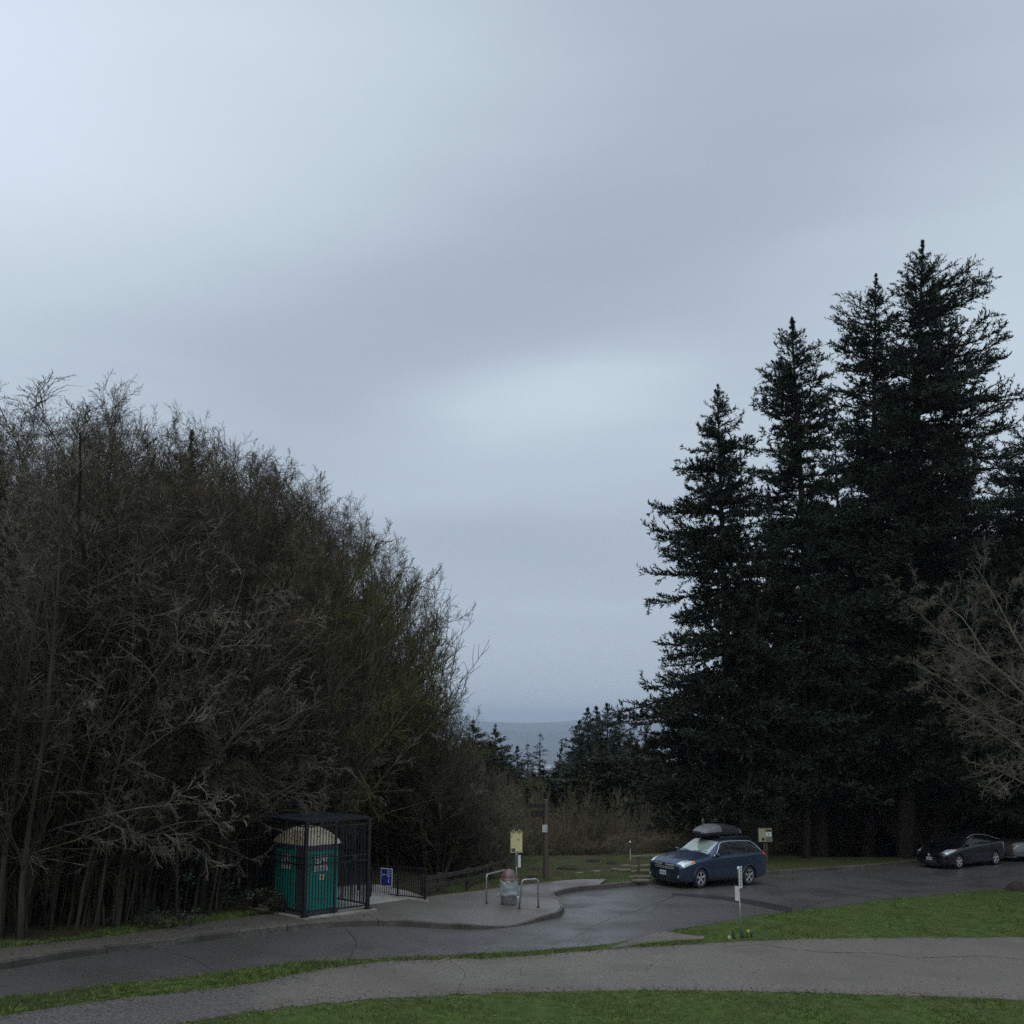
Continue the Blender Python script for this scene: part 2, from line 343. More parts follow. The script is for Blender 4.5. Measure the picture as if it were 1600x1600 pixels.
# ------------------------------------------------------------------ sky
def build_world():
    w = bpy.data.worlds.new('World'); sc.world = w; w.use_nodes = True; nt = w.node_tree; L = nt.links.new
    bg = nt.nodes['Background']
    tc = nd(nt, 'ShaderNodeTexCoord')
    sep = nd(nt, 'ShaderNodeSeparateXYZ'); L(tc.outputs['Generated'], sep.inputs[0])
    def mth(op, a, b=None, c=None):
        n = nd(nt, 'ShaderNodeMath', operation=op)
        for i, x in enumerate((a, b, c)):
            if x is None: continue
            if isinstance(x, (int, float)): n.inputs[i].default_value = x
            else: L(x, n.inputs[i])
        return n.outputs[0]
    az = mth('ARCTAN2', sep.outputs[0], sep.outputs[1]); el = mth('ARCSINE', sep.outputs[2])
    # warp
    nz = nd(nt, 'ShaderNodeTexNoise'); nz.inputs['Scale'].default_value = 2.2; nz.inputs['Detail'].default_value = 4
    mp = nd(nt, 'ShaderNodeMapping'); mp.inputs['Scale'].default_value = (1, 1, 3.2); L(tc.outputs['Generated'], mp.inputs[0]); L(mp.outputs[0], nz.inputs['Vector'])
    wv = mth('SUBTRACT', nz.outputs['Fac'], 0.5)
    azw = mth('MULTIPLY_ADD', wv, 0.30, az); elw = mth('MULTIPLY_ADD', wv, 0.12, el)
    def spot(u, v, su, sv, amp, rot=0):
        r = ray(u, v).normalized(); a0 = math.atan2(r.x, r.y); e0 = math.asin(r.z)
        da = mth('SUBTRACT', azw, a0); de = mth('SUBTRACT', elw, e0)
        c, s = math.cos(R(rot)), math.sin(R(rot))
        p = mth('ADD', mth('MULTIPLY', da, c), mth('MULTIPLY', de, s)); q = mth('SUBTRACT', mth('MULTIPLY', de, c), mth('MULTIPLY', da, s))
        p = mth('DIVIDE', p, su / F); q = mth('DIVIDE', q, sv / F)
        e = mth('ADD', mth('MULTIPLY', p, p), mth('MULTIPLY', q, q))
        return mth('MULTIPLY', mth('EXPONENT', mth('MULTIPLY', e, -1)), amp)
    spots = [(-250, 40, 680, 400, 0.35, 0), (-80, 330, 380, 200, 0.03, 0), (1750, 480, 440, 340, 0.14, 10), (890, 605, 230, 60, 0.165, 5), (1000, 690, 380, 60, 0.05, 0),
             (700, 760, 240, 60, 0.03, 0), (830, 440, 560, 140, -0.055, 14), (230, 520, 520, 130, -0.07, 0), (800, 850, 260, 45, -0.045, 0),
             (1150, 200, 500, 160, -0.03, 25), (850, 960, 220, 26, 0.02, -3), (480, 20, 460, 200, 0.07, 0)]
    tot = mth('ADD', 0.485, 0.0)
    for s in spots: tot = mth('ADD', tot, spot(*s))
    n2 = nd(nt, 'ShaderNodeTexNoise'); n2.inputs['Scale'].default_value = 5; n2.inputs['Detail'].default_value = 5; n2.inputs['Roughness'].default_value = 0.45
    mp2 = nd(nt, 'ShaderNodeMapping'); mp2.inputs['Scale'].default_value = (0.7, 0.7, 4.0); L(tc.outputs['Generated'], mp2.inputs[0]); L(mp2.outputs[0], n2.inputs['Vector'])
    tot = mth('ADD', tot, mth('MULTIPLY', mth('SUBTRACT', n2.outputs['Fac'], 0.5), 0.075))
    # overhead cloud is brighter, the far horizon behind stays similar
    tot = mth('ADD', tot, mth('MULTIPLY', mth('SMOOTH_MAX', mth('SUBTRACT', el, 0.62), 0.0, 0.1), 0.25))
    # colour: bluer when darker
    rp = nd(nt, 'ShaderNodeValToRGB'); L(tot, rp.inputs[0]); cr = rp.color_ramp
    cr.elements[0].position = 0.30; cr.elements[0].color = (0.315, 0.385, 0.465, 1)
    cr.elements[1].position = 0.95; cr.elements[1].color = (0.79, 0.885, 1.02, 1)
    e = cr.elements.new(0.48); e.color = (0.425, 0.50, 0.60, 1)
    e = cr.elements.new(0.60); e.color = (0.55, 0.645, 0.735, 1)
    sky = nd(nt, 'ShaderNodeTexSky'); sky.sky_type = 'NISHITA'; sky.sun_disc = False; sky.sun_elevation = R(50); sky.sun_rotation = R(200)
    mx = nd(nt, 'ShaderNodeMix', data_type='RGBA'); mx.inputs[0].default_value = 0.97
    # a heavy overcast is brighter overhead than near the horizon
    zen = mth('ADD', 1.0, mth('MULTIPLY', mth('SMOOTH_MAX', mth('SUBTRACT', el, 0.66), 0.0, 0.08), 1.3))
    zs = nd(nt, 'ShaderNodeVectorMath', operation='SCALE'); L(rp.outputs[0], zs.inputs[0]); L(zen, zs.inputs['Scale'])
    sc_ = nd(nt, 'ShaderNodeVectorMath', operation='SCALE'); L(sky.outputs[0], sc_.inputs[0]); sc_.inputs['Scale'].default_value = 0.10
    L(sc_.outputs[0], mx.inputs[6]); L(zs.outputs[0], mx.inputs[7])
    L(mx.outputs[2], bg.inputs['Color']); bg.inputs['Strength'].default_value = 1.0
build_world()
sd = bpy.data.lights.new('sun', 'SUN'); sd.energy = 0.9; sd.angle = R(60); sd.color = (1, 0.95, 0.87)
so = bpy.data.objects.new('sun', sd); COL.objects.link(so)
so.rotation_euler = Vector((math.sin(R(200)) * math.cos(R(50)), math.cos(R(200)) * math.cos(R(50)), math.sin(R(50)))).to_track_quat('Z', 'Y').to_euler()

# ------------------------------------------------------------------ terrain
def build_ground():
    ys = np.concatenate([np.arange(-60, 70, 1.0), 70 * (24000 / 70) ** (np.arange(0, 71) / 70.0)])
    s = np.linspace(-1, 1, 141)
    hw = np.where(ys < 70, 70, 70 + (ys - 70) * 0.95)
    X = s[None, :] * hw[:, None]; Y = np.repeat(ys[:, None], len(s), 1)
    Z = g(X, Y)
    Z += (np.sin(X / 370) + np.sin(Y / 290 + X / 800)) * 9 * sstep(400, 2000, Y)
    n = len(s); r = len(ys)
    i = np.arange(r - 1)[:, None] * n + np.arange(n - 1)[None, :]; i = i.ravel()
    Q = np.column_stack([i, i + 1, i + n + 1, i + n])
    m = bpy.data.materials.new('terrain'); m.use_nodes = True; nt = m.node_tree; L = nt.links.new; b = nt.nodes['Principled BSDF']
    b.inputs['Roughness'].default_value = 0.9; b.inputs['Specular IOR Level'].default_value = 0.15
    tc = nd(nt, 'ShaderNodeTexCoord'); sx = nd(nt, 'ShaderNodeSeparateXYZ'); L(tc.outputs['Object'], sx.inputs[0])
    def noise(scale, det=6):
        k = nd(nt, 'ShaderNodeTexNoise'); k.inputs['Scale'].default_value = scale; k.inputs['Detail'].default_value = det; L(tc.outputs['Object'], k.inputs['Vector']); return k
    def ramp(k, a, c1, bb, c2):
        rr = nd(nt, 'ShaderNodeValToRGB'); L(k.outputs['Fac'], rr.inputs[0]); rr.color_ramp.elements[0].position = a; rr.color_ramp.elements[1].position = bb
        rr.color_ramp.elements[0].color = (*c1, 1); rr.color_ramp.elements[1].color = (*c2, 1); return rr.outputs[0]
    near = ramp(noise(2.5), 0.35, (0.043, 0.072, 0.016), 0.65, (0.072, 0.104, 0.026))
    mid = ramp(noise(0.4), 0.35, (0.030, 0.028, 0.018), 0.65, (0.045, 0.050, 0.026))
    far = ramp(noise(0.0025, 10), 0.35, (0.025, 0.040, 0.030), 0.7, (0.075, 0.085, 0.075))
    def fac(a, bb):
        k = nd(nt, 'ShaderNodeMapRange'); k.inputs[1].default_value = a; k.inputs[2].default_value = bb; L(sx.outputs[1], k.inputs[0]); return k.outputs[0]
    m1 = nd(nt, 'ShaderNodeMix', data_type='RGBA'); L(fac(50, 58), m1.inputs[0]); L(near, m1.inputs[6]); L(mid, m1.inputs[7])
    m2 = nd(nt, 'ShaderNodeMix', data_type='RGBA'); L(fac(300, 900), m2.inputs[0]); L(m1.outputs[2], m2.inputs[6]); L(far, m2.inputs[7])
    L(m2.outputs[2], b.inputs['Base Color'])
    bn = noise(18, 4); bp = nd(nt, 'ShaderNodeBump'); bp.inputs['Distance'].default_value = 0.05; L(bn.outputs['Fac'], bp.inputs['Height']); L(bp.outputs[0], b.inputs['Normal'])
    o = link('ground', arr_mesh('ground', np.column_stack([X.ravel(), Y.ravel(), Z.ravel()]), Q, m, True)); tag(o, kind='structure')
    # hills far off
    hm = mat('hazed_hill_cover', (0.036, 0.046, 0.050), (0.058, 0.068, 0.072), scale=0.003, rough=0.95, spec=0.05)  # part of the distance haze is put into this bluish colour
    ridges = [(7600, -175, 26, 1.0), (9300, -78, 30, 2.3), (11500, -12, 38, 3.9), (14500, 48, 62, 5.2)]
    for k, (Y0, zc, amp, ph) in enumerate(ridges):
        xs = np.linspace(-0.75 * Y0, 0.75 * Y0, 260); prof = np.linspace(-1, 1, 15)
        XX = np.repeat(xs[None, :], 15, 0); YY = Y0 + prof[:, None] * Y0 * 0.09 + 0 * XX
        sh = zc + amp * (np.sin(xs / Y0 * 9 + ph) * 0.6 + np.sin(xs / Y0 * 21 + ph * 2) * 0.3 + np.sin(xs / Y0 * 47 + ph * 3) * 0.2 + np.sin(xs / Y0 * 113 + ph) * 0.08)
        if k == 3: sh = sh + 55 * np.exp(-((xs / Y0 - 0.095) / 0.045) ** 2) - 18 * np.exp(-((xs / Y0 + 0.0) / 0.03) ** 2)
        if k == 2: sh = sh + 20 * np.exp(-((xs / Y0 + 0.02) / 0.05) ** 2)
        base = -285.0
        ZZ = base + (sh - base)[None, :] * (np.cos(prof * PI / 2) ** 1.3)[:, None]
        nn = len(xs); i = (np.arange(14)[:, None] * nn + np.arange(nn - 1)[None, :]).ravel()
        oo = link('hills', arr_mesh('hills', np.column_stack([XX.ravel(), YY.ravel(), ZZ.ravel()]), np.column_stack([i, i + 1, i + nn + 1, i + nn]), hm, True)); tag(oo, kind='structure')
build_ground()
def build_town():
    r = np.random.default_rng(3); vs = []; fs = []
    n = 900
    for k in range(n):
        Y = r.uniform(3500, 7200); X = (r.normal(0.035, 0.06)) * Y; z = G(X, Y) - 8
        w = r.uniform(8, 45); d = r.uniform(8, 30); h = r.uniform(12, 26) if r.random() > .06 else r.uniform(30, 55)
        b = len(vs)
        vs += [(X + a * w, Y + c * d, z + e * h) for a in (0, 1) for c in (0, 1) for e in (0, 1)]
        fs += [(b + 0, b + 1, b + 3, b + 2), (b + 4, b + 6, b + 7, b + 5), (b, b + 4, b + 5, b + 1), (b + 2, b + 3, b + 7, b + 6), (b + 1, b + 5, b + 7, b + 3)]
    o = link('distant_town', arr_mesh('distant_town', np.array(vs), np.array(fs), mat('town_walls', (0.35, 0.35, 0.36), (0.65, 0.66, 0.68), scale=0.01, rough=0.8)))
    tag(o, 'pale specks of a far off town in the hazy valley', 'town', kind='stuff')
build_town()
def build_haze():
    m = bpy.data.materials.new('haze_air'); m.use_nodes = True; nt = m.node_tree; nt.nodes.clear()
    out = nd(nt, 'ShaderNodeOutputMaterial'); v = nd(nt, 'ShaderNodeVolumePrincipled')
    v.inputs['Color'].default_value = (0.74, 0.85, 1.0, 1); v.inputs['Density'].default_value = 1.1e-4; v.inputs['Anisotropy'].default_value = 0.0
    nt.links.new(v.outputs[0], out.inputs['Volume'])
    x, y0, y1, z0, z1 = 24000, -80, 25000, -320, 165
    vs = [(a, b, c) for a in (-x, x) for b in (y0, y1) for c in (z0, z1)]
    fs = [(0, 1, 3, 2), (4, 6, 7, 5), (0, 4, 5, 1), (2, 3, 7, 6), (0, 2, 6, 4), (1, 5, 7, 3)]
    me = bpy.data.meshes.new('haze'); me.from_pydata(vs, [], fs); me.materials.append(m)
    tag(link('haze', me), 'pale blue damp haze lying over the valley', 'haze', kind='stuff')
build_haze()

# ------------------------------------------------------------------ roads and paths
def W(l): return [tuple(P(u, v))[:2] for u, v in l]
K_px = [(-160, 1542), (0, 1517), (100, 1500), (200, 1487), (300, 1474), (400, 1462), (480, 1453), (560, 1448), (620, 1448), (690, 1452), (745, 1453), (800, 1449), (845, 1440),
        (872, 1434), (881, 1425), (877, 1413), (867, 1406), (872, 1400), (900, 1394), (960, 1388), (1020, 1382), (1100, 1376), (1190, 1369), (1300, 1361), (1430, 1350), (1520, 1345), (1600, 1341), (1750, 1338)]
KC = crom(W(K_px), 0.25)
def offset(c, d):
    t = np.gradient(c, axis=0); t /= np.linalg.norm(t, axis=1)[:, None]
    # smooth tangents
    for _ in range(3): t[1:-1] = (t[:-2] + t[1:-1] + t[2:]); t /= np.linalg.norm(t, axis=1)[:, None]
    nrm = np.column_stack([-t[:, 1], t[:, 0]])
    return c + nrm * d
ramp_c = P(792, 1447)
def dip(x, y): return 0.115 * np.exp(-(((x - ramp_c.x) / 1.15) ** 4) - ((y - ramp_c.y) / 1.1) ** 2)
ROAD, PATHZ, WALK, BANK = 0.012, 0.012, 0.165, 0.145
near_px = [(-200, 1590), (0, 1562), (80, 1553), (160, 1541), (240, 1533), (330, 1522), (400, 1512), (500, 1503), (600, 1498), (700, 1493), (800, 1489), (900, 1481), (960, 1474), (1000, 1466), (1046, 1455),
           (1100, 1446), (1200, 1429), (1300, 1417), (1400, 1404), (1500, 1395), (1600, 1388), (1760, 1380)]
NC = crom(W(near_px), 0.3)
jit = np.random.default_rng(5)
NCj = NC + np.convolve(jit.normal(0, 0.10, len(NC) * 2), np.ones(3) / 3, 'same').reshape(-1, 2) * 0.9
def build_roads():
    # road: near edge to a line a little past the kerb
    KO = offset(KC, 0.06)
    poly = np.vstack([NCj, KO[::-1]])
    m = M['asphalt']
    o = drape('road', poly, m, lambda x, y: g(x, y) + ROAD, 0.8, 0.03); tag(o, kind='structure')
    # kerb
    fr, top0, top1, bk = KC, offset(KC, 0.015), offset(KC, 0.11), offset(KC, 0.13)
    def zk(c, h): return g(c[:, 0], c[:, 1]) + h - (dip(c[:, 0], c[:, 1]) if h > 0.1 else 0)
    n = len(KC); jn = 0.004 * np.sin(np.arange(n) * 0.9)
    V = np.vstack([np.column_stack([fr, zk(fr, 0.0)]), np.column_stack([fr, zk(fr, 0.155)]), np.column_stack([top0, zk(top0, 0.172) + jn]), np.column_stack([top1, zk(top1, 0.174) + jn]), np.column_stack([bk, zk(bk, 0.12)])])
    i = np.arange(n - 1); Q = np.vstack([np.column_stack([r * n + i, r * n + i + 1, (r + 1) * n + i + 1, (r + 1) * n + i]) for r in range(4)])
    o = link('kerb', arr_mesh('kerb', V, Q, M['kerb'], False)); tag(o, kind='structure')
    # pavement behind the kerb
    KI = offset(KC, 0.10)
    lim = P(935, 1386)
    idx = [k for k in range(n) if KI[k, 0] < lim.x]
    global WALKP
    back_px = [(948, 1381), (905, 1381), (870, 1384), (830, 1389), (790, 1393), (760, 1398), (700, 1405), (666, 1410), (640, 1413), (600, 1417), (560, 1421), (480, 1430), (440, 1437), (390, 1441), (300, 1455), (240, 1464), (180, 1473), (100, 1483), (0, 1494), (-160, 1512)]
    poly = np.vstack([KI[idx], crom(W(back_px), 0.4)]); WALKP = poly
    o = drape('pavement', poly, M['walk'], lambda x, y: g(x, y) + WALK - dip(x, y), 0.6); tag(o, kind='structure')
    # far lawn / bank behind kerb and pavement (right) and leaf litter floor (left)
    KB = offset(KC, 0.10)
    a = [k for k in range(n) if KC[k, 0] > P(700, 1450).x]; 
    xm = P(700, 1450).x
    right = KB[[k for k in a]]
    far = [(right[-1][0], 66), (15, 66), (9, 64), (3, 60), (0, 58), (xm, 57)]
    poly = np.vstack([right, crom(far, 0.8)])
    o = drape('far_lawn', poly, M['far_lawn'], lambda x, y: g(x, y) + BANK - dip(x, y) - 0.09 * pip(x, y, WALKP), 0.6); tag(o, kind='structure')
    left = KB[[k for k in range(n) if KC[k, 0] <= xm]]
    poly = np.vstack([left, crom([(xm, 57), (-10, 60), (-24, 60), (left[0][0], 54)], 0.8)])
    o = drape('woodland_floor', poly, M['litter'], lambda x, y: g(x, y) + BANK - 0.002 - dip(x, y) - 0.09 * pip(x, y, WALKP), 0.6); tag(o, kind='structure')
    # near path
    up = [(-120, 1606), (0, 1589), (60, 1579), (150, 1566), (250, 1555), (400, 1536), (500, 1516), (650, 1501), (800, 1496), (950, 1484), (1100, 1475), (1200, 1470), (1300, 1467), (1400, 1466), (1600, 1465), (1800, 1468)]
    dn = [(1800, 1575), (1600, 1563), (1400, 1556), (1200, 1550), (1000, 1548), (800, 1551), (650, 1558), (500, 1569), (400, 1581), (280, 1600), (180, 1622), (60, 1650)]
    U, D_ = crom(W(up), 0.3), crom([tuple(P(u, v))[:2] for u, v in dn], 0.3)
    U = U + jit.normal(0, 0.035, U.shape); D_ = D_ + jit.normal(0, 0.035, D_.shape)
    poly = np.vstack([U, D_])
    o = drape('path', poly, M['path'], lambda x, y: g(x, y) + PATHZ, 0.7, 0.03); tag(o, kind='structure')
    ap = [(952, 1483), (985, 1470), (1010, 1462), (1040, 1456), (1070, 1461), (1100, 1464), (1100, 1468), (1060, 1470), (1020, 1474)]
    o = drape('path_ramp', np.array(W(ap)), M['asphalt_dry'], lambda x, y: g(x, y) + 0.018, 0.6, 0.03); tag(o, kind='structure')
    tr = [(1050, 1396), (1100, 1399), (1150, 1403), (1200, 1411), (1238, 1420), (1228, 1426), (1190, 1418), (1150, 1410), (1100, 1404), (1050, 1399)]
    tp = crom(W(tr), 0.3); tp = tp + jit.normal(0, 0.02, tp.shape)
    o = drape('road_seal', tp, M['tar'], lambda x, y: g(x, y) + ROAD + 0.004, 0.5); tag(o, kind='structure')
    return U, D_
UPC, DNC = build_roads()

# grass blades: one mesh per lawn
def blades(name, n, region, hmin, hmax, m, dz, seed, label, wid=0.012, clump=0.25):
    r = np.random.default_rng(seed)
    x0, y0 = region.min(0); x1, y1 = region.max(0)
    pts = np.zeros((0, 2))
    while len(pts) < n:
        q = np.column_stack([r.uniform(x0, x1, n), r.uniform(y0, y1, n)])
        q = q[pip(q[:, 0], q[:, 1], region)]
        dens = 0.5 + 0.5 * np.sin(q[:, 0] * 2.3 + 1.7 * np.sin(q[:, 1] * 1.9)) * np.sin(q[:, 1] * 2.9 + q[:, 0] * 0.7)
        q = q[r.random(len(q)) < 1 - clump + clump * dens]
        pts = np.vstack([pts, q])
    pts = pts[:n] + r.normal(0, 0.07, (n, 2)); z = g(pts[:, 0], pts[:, 1]) + dz
    a = r.uniform(0, 2 * PI, n); w = wid * r.uniform(0.6, 1.4, n)
    tall = 0.7 + 0.5 * np.sin(pts[:, 0] * 1.7 + pts[:, 1] * 0.9) * np.sin(pts[:, 1] * 1.3)
    h = r.uniform(hmin, hmax, n) * np.clip(tall, 0.4, 1.3)
    lean = r.uniform(-0.7, 0.7, (n, 2)) * h[:, None]
    b0 = np.column_stack([pts[:, 0] - np.cos(a) * w, pts[:, 1] - np.sin(a) * w, z - 0.01]); b1 = np.column_stack([pts[:, 0] + np.cos(a) * w, pts[:, 1] + np.sin(a) * w, z - 0.01])
    tp = np.column_stack([pts[:, 0] + lean[:, 0], pts[:, 1] + lean[:, 1], z + h])
    V = np.stack([b0, b1, tp], 1).reshape(-1, 3); Fc = np.arange(n * 3).reshape(-1, 3)
    o = link(name, arr_mesh(name, V, Fc, m)); tag(o, label, 'grass', kind='stuff'); return o
def build_grass():
    fg = np.vstack([DNC[(DNC[:, 0] < 16) & (DNC[:, 0] > -14)], [(-14, 19.5), (16, 19.5)]])
    blades('lawn_grass', 110000, fg, 0.025, 0.07, M['blade'], 0, 11, 'short green lawn along the bottom edge of the photo', 0.010)
    # verge between road and path: near road edge line to path upper edge
    nr = NC[(NC[:, 0] < 24)]; up = UPC[UPC[:, 0] < 24]
    xr = P(1040, 1456).x; xl = P(950, 1483).x
    vl = np.vstack([nr[nr[:, 0] < xl], up[up[:, 0] < xl][::-1]]); vr = np.vstack([nr[nr[:, 0] > xr], up[up[:, 0] > xr][::-1]])
    blades('verge_grass', 26000, vl, 0.03, 0.10, M['blade'], 0, 12, 'narrow ragged grass strip between wet road and path', 0.011)
    vm = np.vstack([W([(950, 1484), (985, 1476), (1040, 1473), (1100, 1467), (1100, 1476), (950, 1484.5)])])
    blades('verge_grass', 2500, vm, 0.03, 0.08, M['blade'], 0, 14, 'thin grass tuft strip in front of pale path ramp', 0.011)
    blades('lawn_grass', 70000, vr, 0.02, 0.06, M['blade'], 0, 13, 'wedge of mown green lawn between road and path on right', 0.012)
    fl = np.vstack([W([(905, 1384), (960, 1382), (1020, 1376), (1190, 1363), (1430, 1344), (1600, 1336)]), [(28, 57), (12, 57), (2, 53), (-3, 52)], W([(700, 1402), (760, 1396), (830, 1388)])])
    blades('far_lawn_grass', 60000, fl, 0.02, 0.06, M['blade_dull'], BANK, 15, 'dull patchy grass behind the far kerb', 0.016, 0.7)
    lb = np.array(W([(-20, 1496), (100, 1482), (180, 1472), (240, 1463), (300, 1454), (390, 1440), (400, 1434), (330, 1438), (270, 1441), (210, 1452), (120, 1474), (0, 1487)]))
    blades('bank_grass', 9000, lb, 0.03, 0.12, M['blade'], BANK, 16, 'green grass fringe along left pavement below the thicket', 0.014, 0.8)
build_grass()

def kerb_joints():
    m = MB(); n = len(KC); a = offset(KC, -0.003); b = offset(KC, 0.116); acc = 0; last = None
    for k in range(1, n - 1):
        acc += float(np.linalg.norm(KC[k] - KC[k - 1]))
        if acc < 2.4: continue
        acc = 0; t = (KC[k + 1] - KC[k - 1]); t = t / np.linalg.norm(t) * 0.016; z = G(*KC[k]) - float(dip(*KC[k]))
        p = [(a[k, 0] + s * t[0], a[k, 1] + s * t[1], z + h) for h in (0.0, 0.160) for s in (-1, 1)] + [(a[k, 0] * .8 + b[k, 0] * .2 + s * t[0], a[k, 1] * .8 + b[k, 1] * .2 + s * t[1], z + 0.182) for s in (-1, 1)] + [(b[k, 0] + s * t[0], b[k, 1] + s * t[1], z + 0.182) for s in (-1, 1)]
        m.add(p, [(0, 1, 3, 2), (2, 3, 5, 4), (4, 5, 7, 6)])
    tag(m.build('kerb_joints', M['tar']), kind='structure')
kerb_joints()
def litter():
    r = np.random.default_rng(8); P_ = []
    def along(c, n, sd, off, dz):
        k = r.integers(2, len(c) - 2, n); q = c[k] + r.normal(0, sd, (n, 2)) + off; P_.append(np.column_stack([q, g(q[:, 0], q[:, 1]) + dz]))
    a = offset(KC, -0.15); along(a, 1500, 0.16, 0, ROAD + .004)
    along(offset(KC[KC[:, 0] < P(690, 1450).x], 0.7), 900, 0.25, 0, WALK + .004)
    along(NC, 1800, 0.22, 0, ROAD + .004); along(UPC, 2600, 0.20, 0, PATHZ + .006); along(DNC, 2600, 0.24, 0, PATHZ + .006)
    w = np.column_stack([r.uniform(-14, 20, 1800), r.uniform(24, 33, 1800)]); P_.append(np.column_stack([w, g(w[:, 0], w[:, 1]) + .02]))
    p = np.vstack(P_); n = len(p); a = r.uniform(0, 6.28, n); s = r.uniform(.010, .042, n); d = np.column_stack([np.cos(a), np.sin(a), r.normal(0, .15, n)]); e = np.column_stack([-np.sin(a), np.cos(a), r.normal(0, .15, n)])
    p[:, 2] += s * .3
    V = np.stack([p - d * s[:, None], p + e * (s * .5)[:, None], p + d * s[:, None], p - e * (s * .5)[:, None]], 1).reshape(-1, 3)
    m = mat('fallen_bits', (0.045, 0.032, 0.020), (0.16, 0.12, 0.07), scale=2.5, rough=.8, lo=.4, hi=.6)
    tag(link('fallen_leaves', arr_mesh('fallen_leaves', V, np.arange(n * 4).reshape(-1, 4), m)), 'scattered brown leaf bits along kerb and path edges', 'leaves', kind='stuff')
litter()

def crack(name, px, m, w, dz, seed):
    r = np.random.default_rng(seed); c = crom(W(px), 0.12); n = len(c)
    c = c + np.cumsum(r.normal(0, 0.014, (n, 2)), 0) * 0.6 + r.normal(0, 0.012, (n, 2)); ww = w * r.uniform(0.3, 1.3, n)
    t = nrm2(np.gradient(c, axis=0)); nn = np.column_stack([-t[:, 1], t[:, 0]]); a = c + nn * ww[:, None]; b = c - nn * ww[:, None]
    V = np.vstack([np.column_stack([a, g(a[:, 0], a[:, 1]) + dz]), np.column_stack([b, g(b[:, 0], b[:, 1]) + dz])]); i = np.arange(n - 1)
    tag(link(name, arr_mesh(name, V, np.column_stack([n + i, n + i + 1, i + 1, i]), m)), kind='structure')
def nrm2(v): return v / np.maximum(np.linalg.norm(v, axis=1), 1e-9)[:, None]
crack('path_crack', [(1180, 1476), (1240, 1484), (1300, 1489), (1370, 1490), (1440, 1497), (1530, 1494), (1600, 1500)], M['tar'], .014, PATHZ + .006, 1)
crack('path_crack', [(1130, 1480), (1180, 1476), (1215, 1472)], M['rock'], .016, PATHZ + .006, 2)
crack('path_crack', [(700, 1499), (725, 1520), (715, 1553)], M['tar'], .010, PATHZ + .006, 3)
#crack('path_crack', [(960, 1484), (985, 1510), (1040, 1530), (1050, 1547)], M['tar'], .010, PATHZ + .006, 4)
crack('road_crack', [(540, 1452), (560, 1475), (548, 1500)], M['tar'], .014, ROAD + .004, 5)
crack('road_crack', [(240, 1484), (300, 1500), (330, 1518)], M['tar'], .012, ROAD + .004, 6)
crack('road_crack', [(1240, 1423), (1330, 1400), (1420, 1385), (1600, 1366)], M['tar'], .020, ROAD + .004, 7)
crack('road_crack', [(890, 1470), (950, 1440), (1010, 1418), (1060, 1398)], M['tar'], .012, ROAD + .004, 8)
crack('pavement_joint', [(255, 1462), (275, 1470), (285, 1477)], M['kerb'], .018, WALK + .004, 9)
crack('pavement_joint', [(828, 1408), (860, 1410), (878, 1413)], M['tar'], .012, WALK + .004, 10)
crack('pavement_joint', [(560, 1424), (572, 1436), (590, 1446)], M['tar'], .010, WALK + .004, 11)
# ------------------------------------------------------------------ tree growth (vectorised)
def nrm(a): return a / np.maximum(np.linalg.norm(a, axis=-1, keepdims=True), 1e-9)
def grow(r, P0, D0, L, R0, K, wig, trop=0.0, rend=0.3, tropv=(0, 0, 1)):
    n = len(P0); pts = np.zeros((n, K + 1, 3)); dr = np.zeros((n, K + 1, 3)); pts[:, 0] = P0; d = nrm(D0); dr[:, 0] = d
    tv = np.asarray(tropv, float)
    tr = np.asarray(trop, float)
    for k in range(K):
        t = tr[k] if tr.ndim == 1 and len(tr) == K else tr
        d = nrm(d + wig * r.normal(size=(n, 3)) + t * tv); pts[:, k + 1] = pts[:, k] + d * (L / K)[:, None]; dr[:, k + 1] = d
    rad = R0[:, None] * (1 - (1 - rend) * np.arange(K + 1)[None, :] / K)
    return pts, dr, rad, L
def spawn(r, br, per, t0, t1, ang, angs, lr, rr, fall=0.6, keep=1.0, dens=0.0, maxr=1.0, rmin=0.003, az=None, flat=0.0):
    pts, dr, rad, L = br; n, K1, _ = pts.shape; K = K1 - 1
    t = (np.arange(per)[None, :] + r.random((n, per))) / per * (t1 - t0) + t0
    pi = np.repeat(np.arange(n), per); t = t.ravel()
    if keep < 1: k = r.random(len(t)) < keep; pi = pi[k]; t = t[k]
    if dens: k = r.random(len(t)) < np.clip(L[pi] / dens, 0.22, 1); pi = pi[k]; t = t[k]
    x = np.clip(t * K, 0, K - 1e-6); i = x.astype(int); f = (x - i)[:, None]
    P0 = pts[pi, i] * (1 - f) + pts[pi, i + 1] * f; d = nrm(dr[pi, i + 1]); rd = (rad[pi, i] * (1 - f[:, 0]) + rad[pi, i + 1] * f[:, 0])
    ref = r.normal(size=d.shape)
    if flat: ref = ref * np.array([1, 1, 1 - flat])
    u = nrm(ref - d * np.sum(ref * d, 1, keepdims=True))
    a = np.radians(r.normal(ang, angs, len(t)))[:, None]
    D = d * np.cos(a) + u * np.sin(a)
    Lc = L[pi] * lr * r.uniform(0.55, 1.25, len(t)) * (1 - fall * t)
    Rc = np.clip(rd * rr, rmin, maxr)
    return P0, D, Lc, Rc
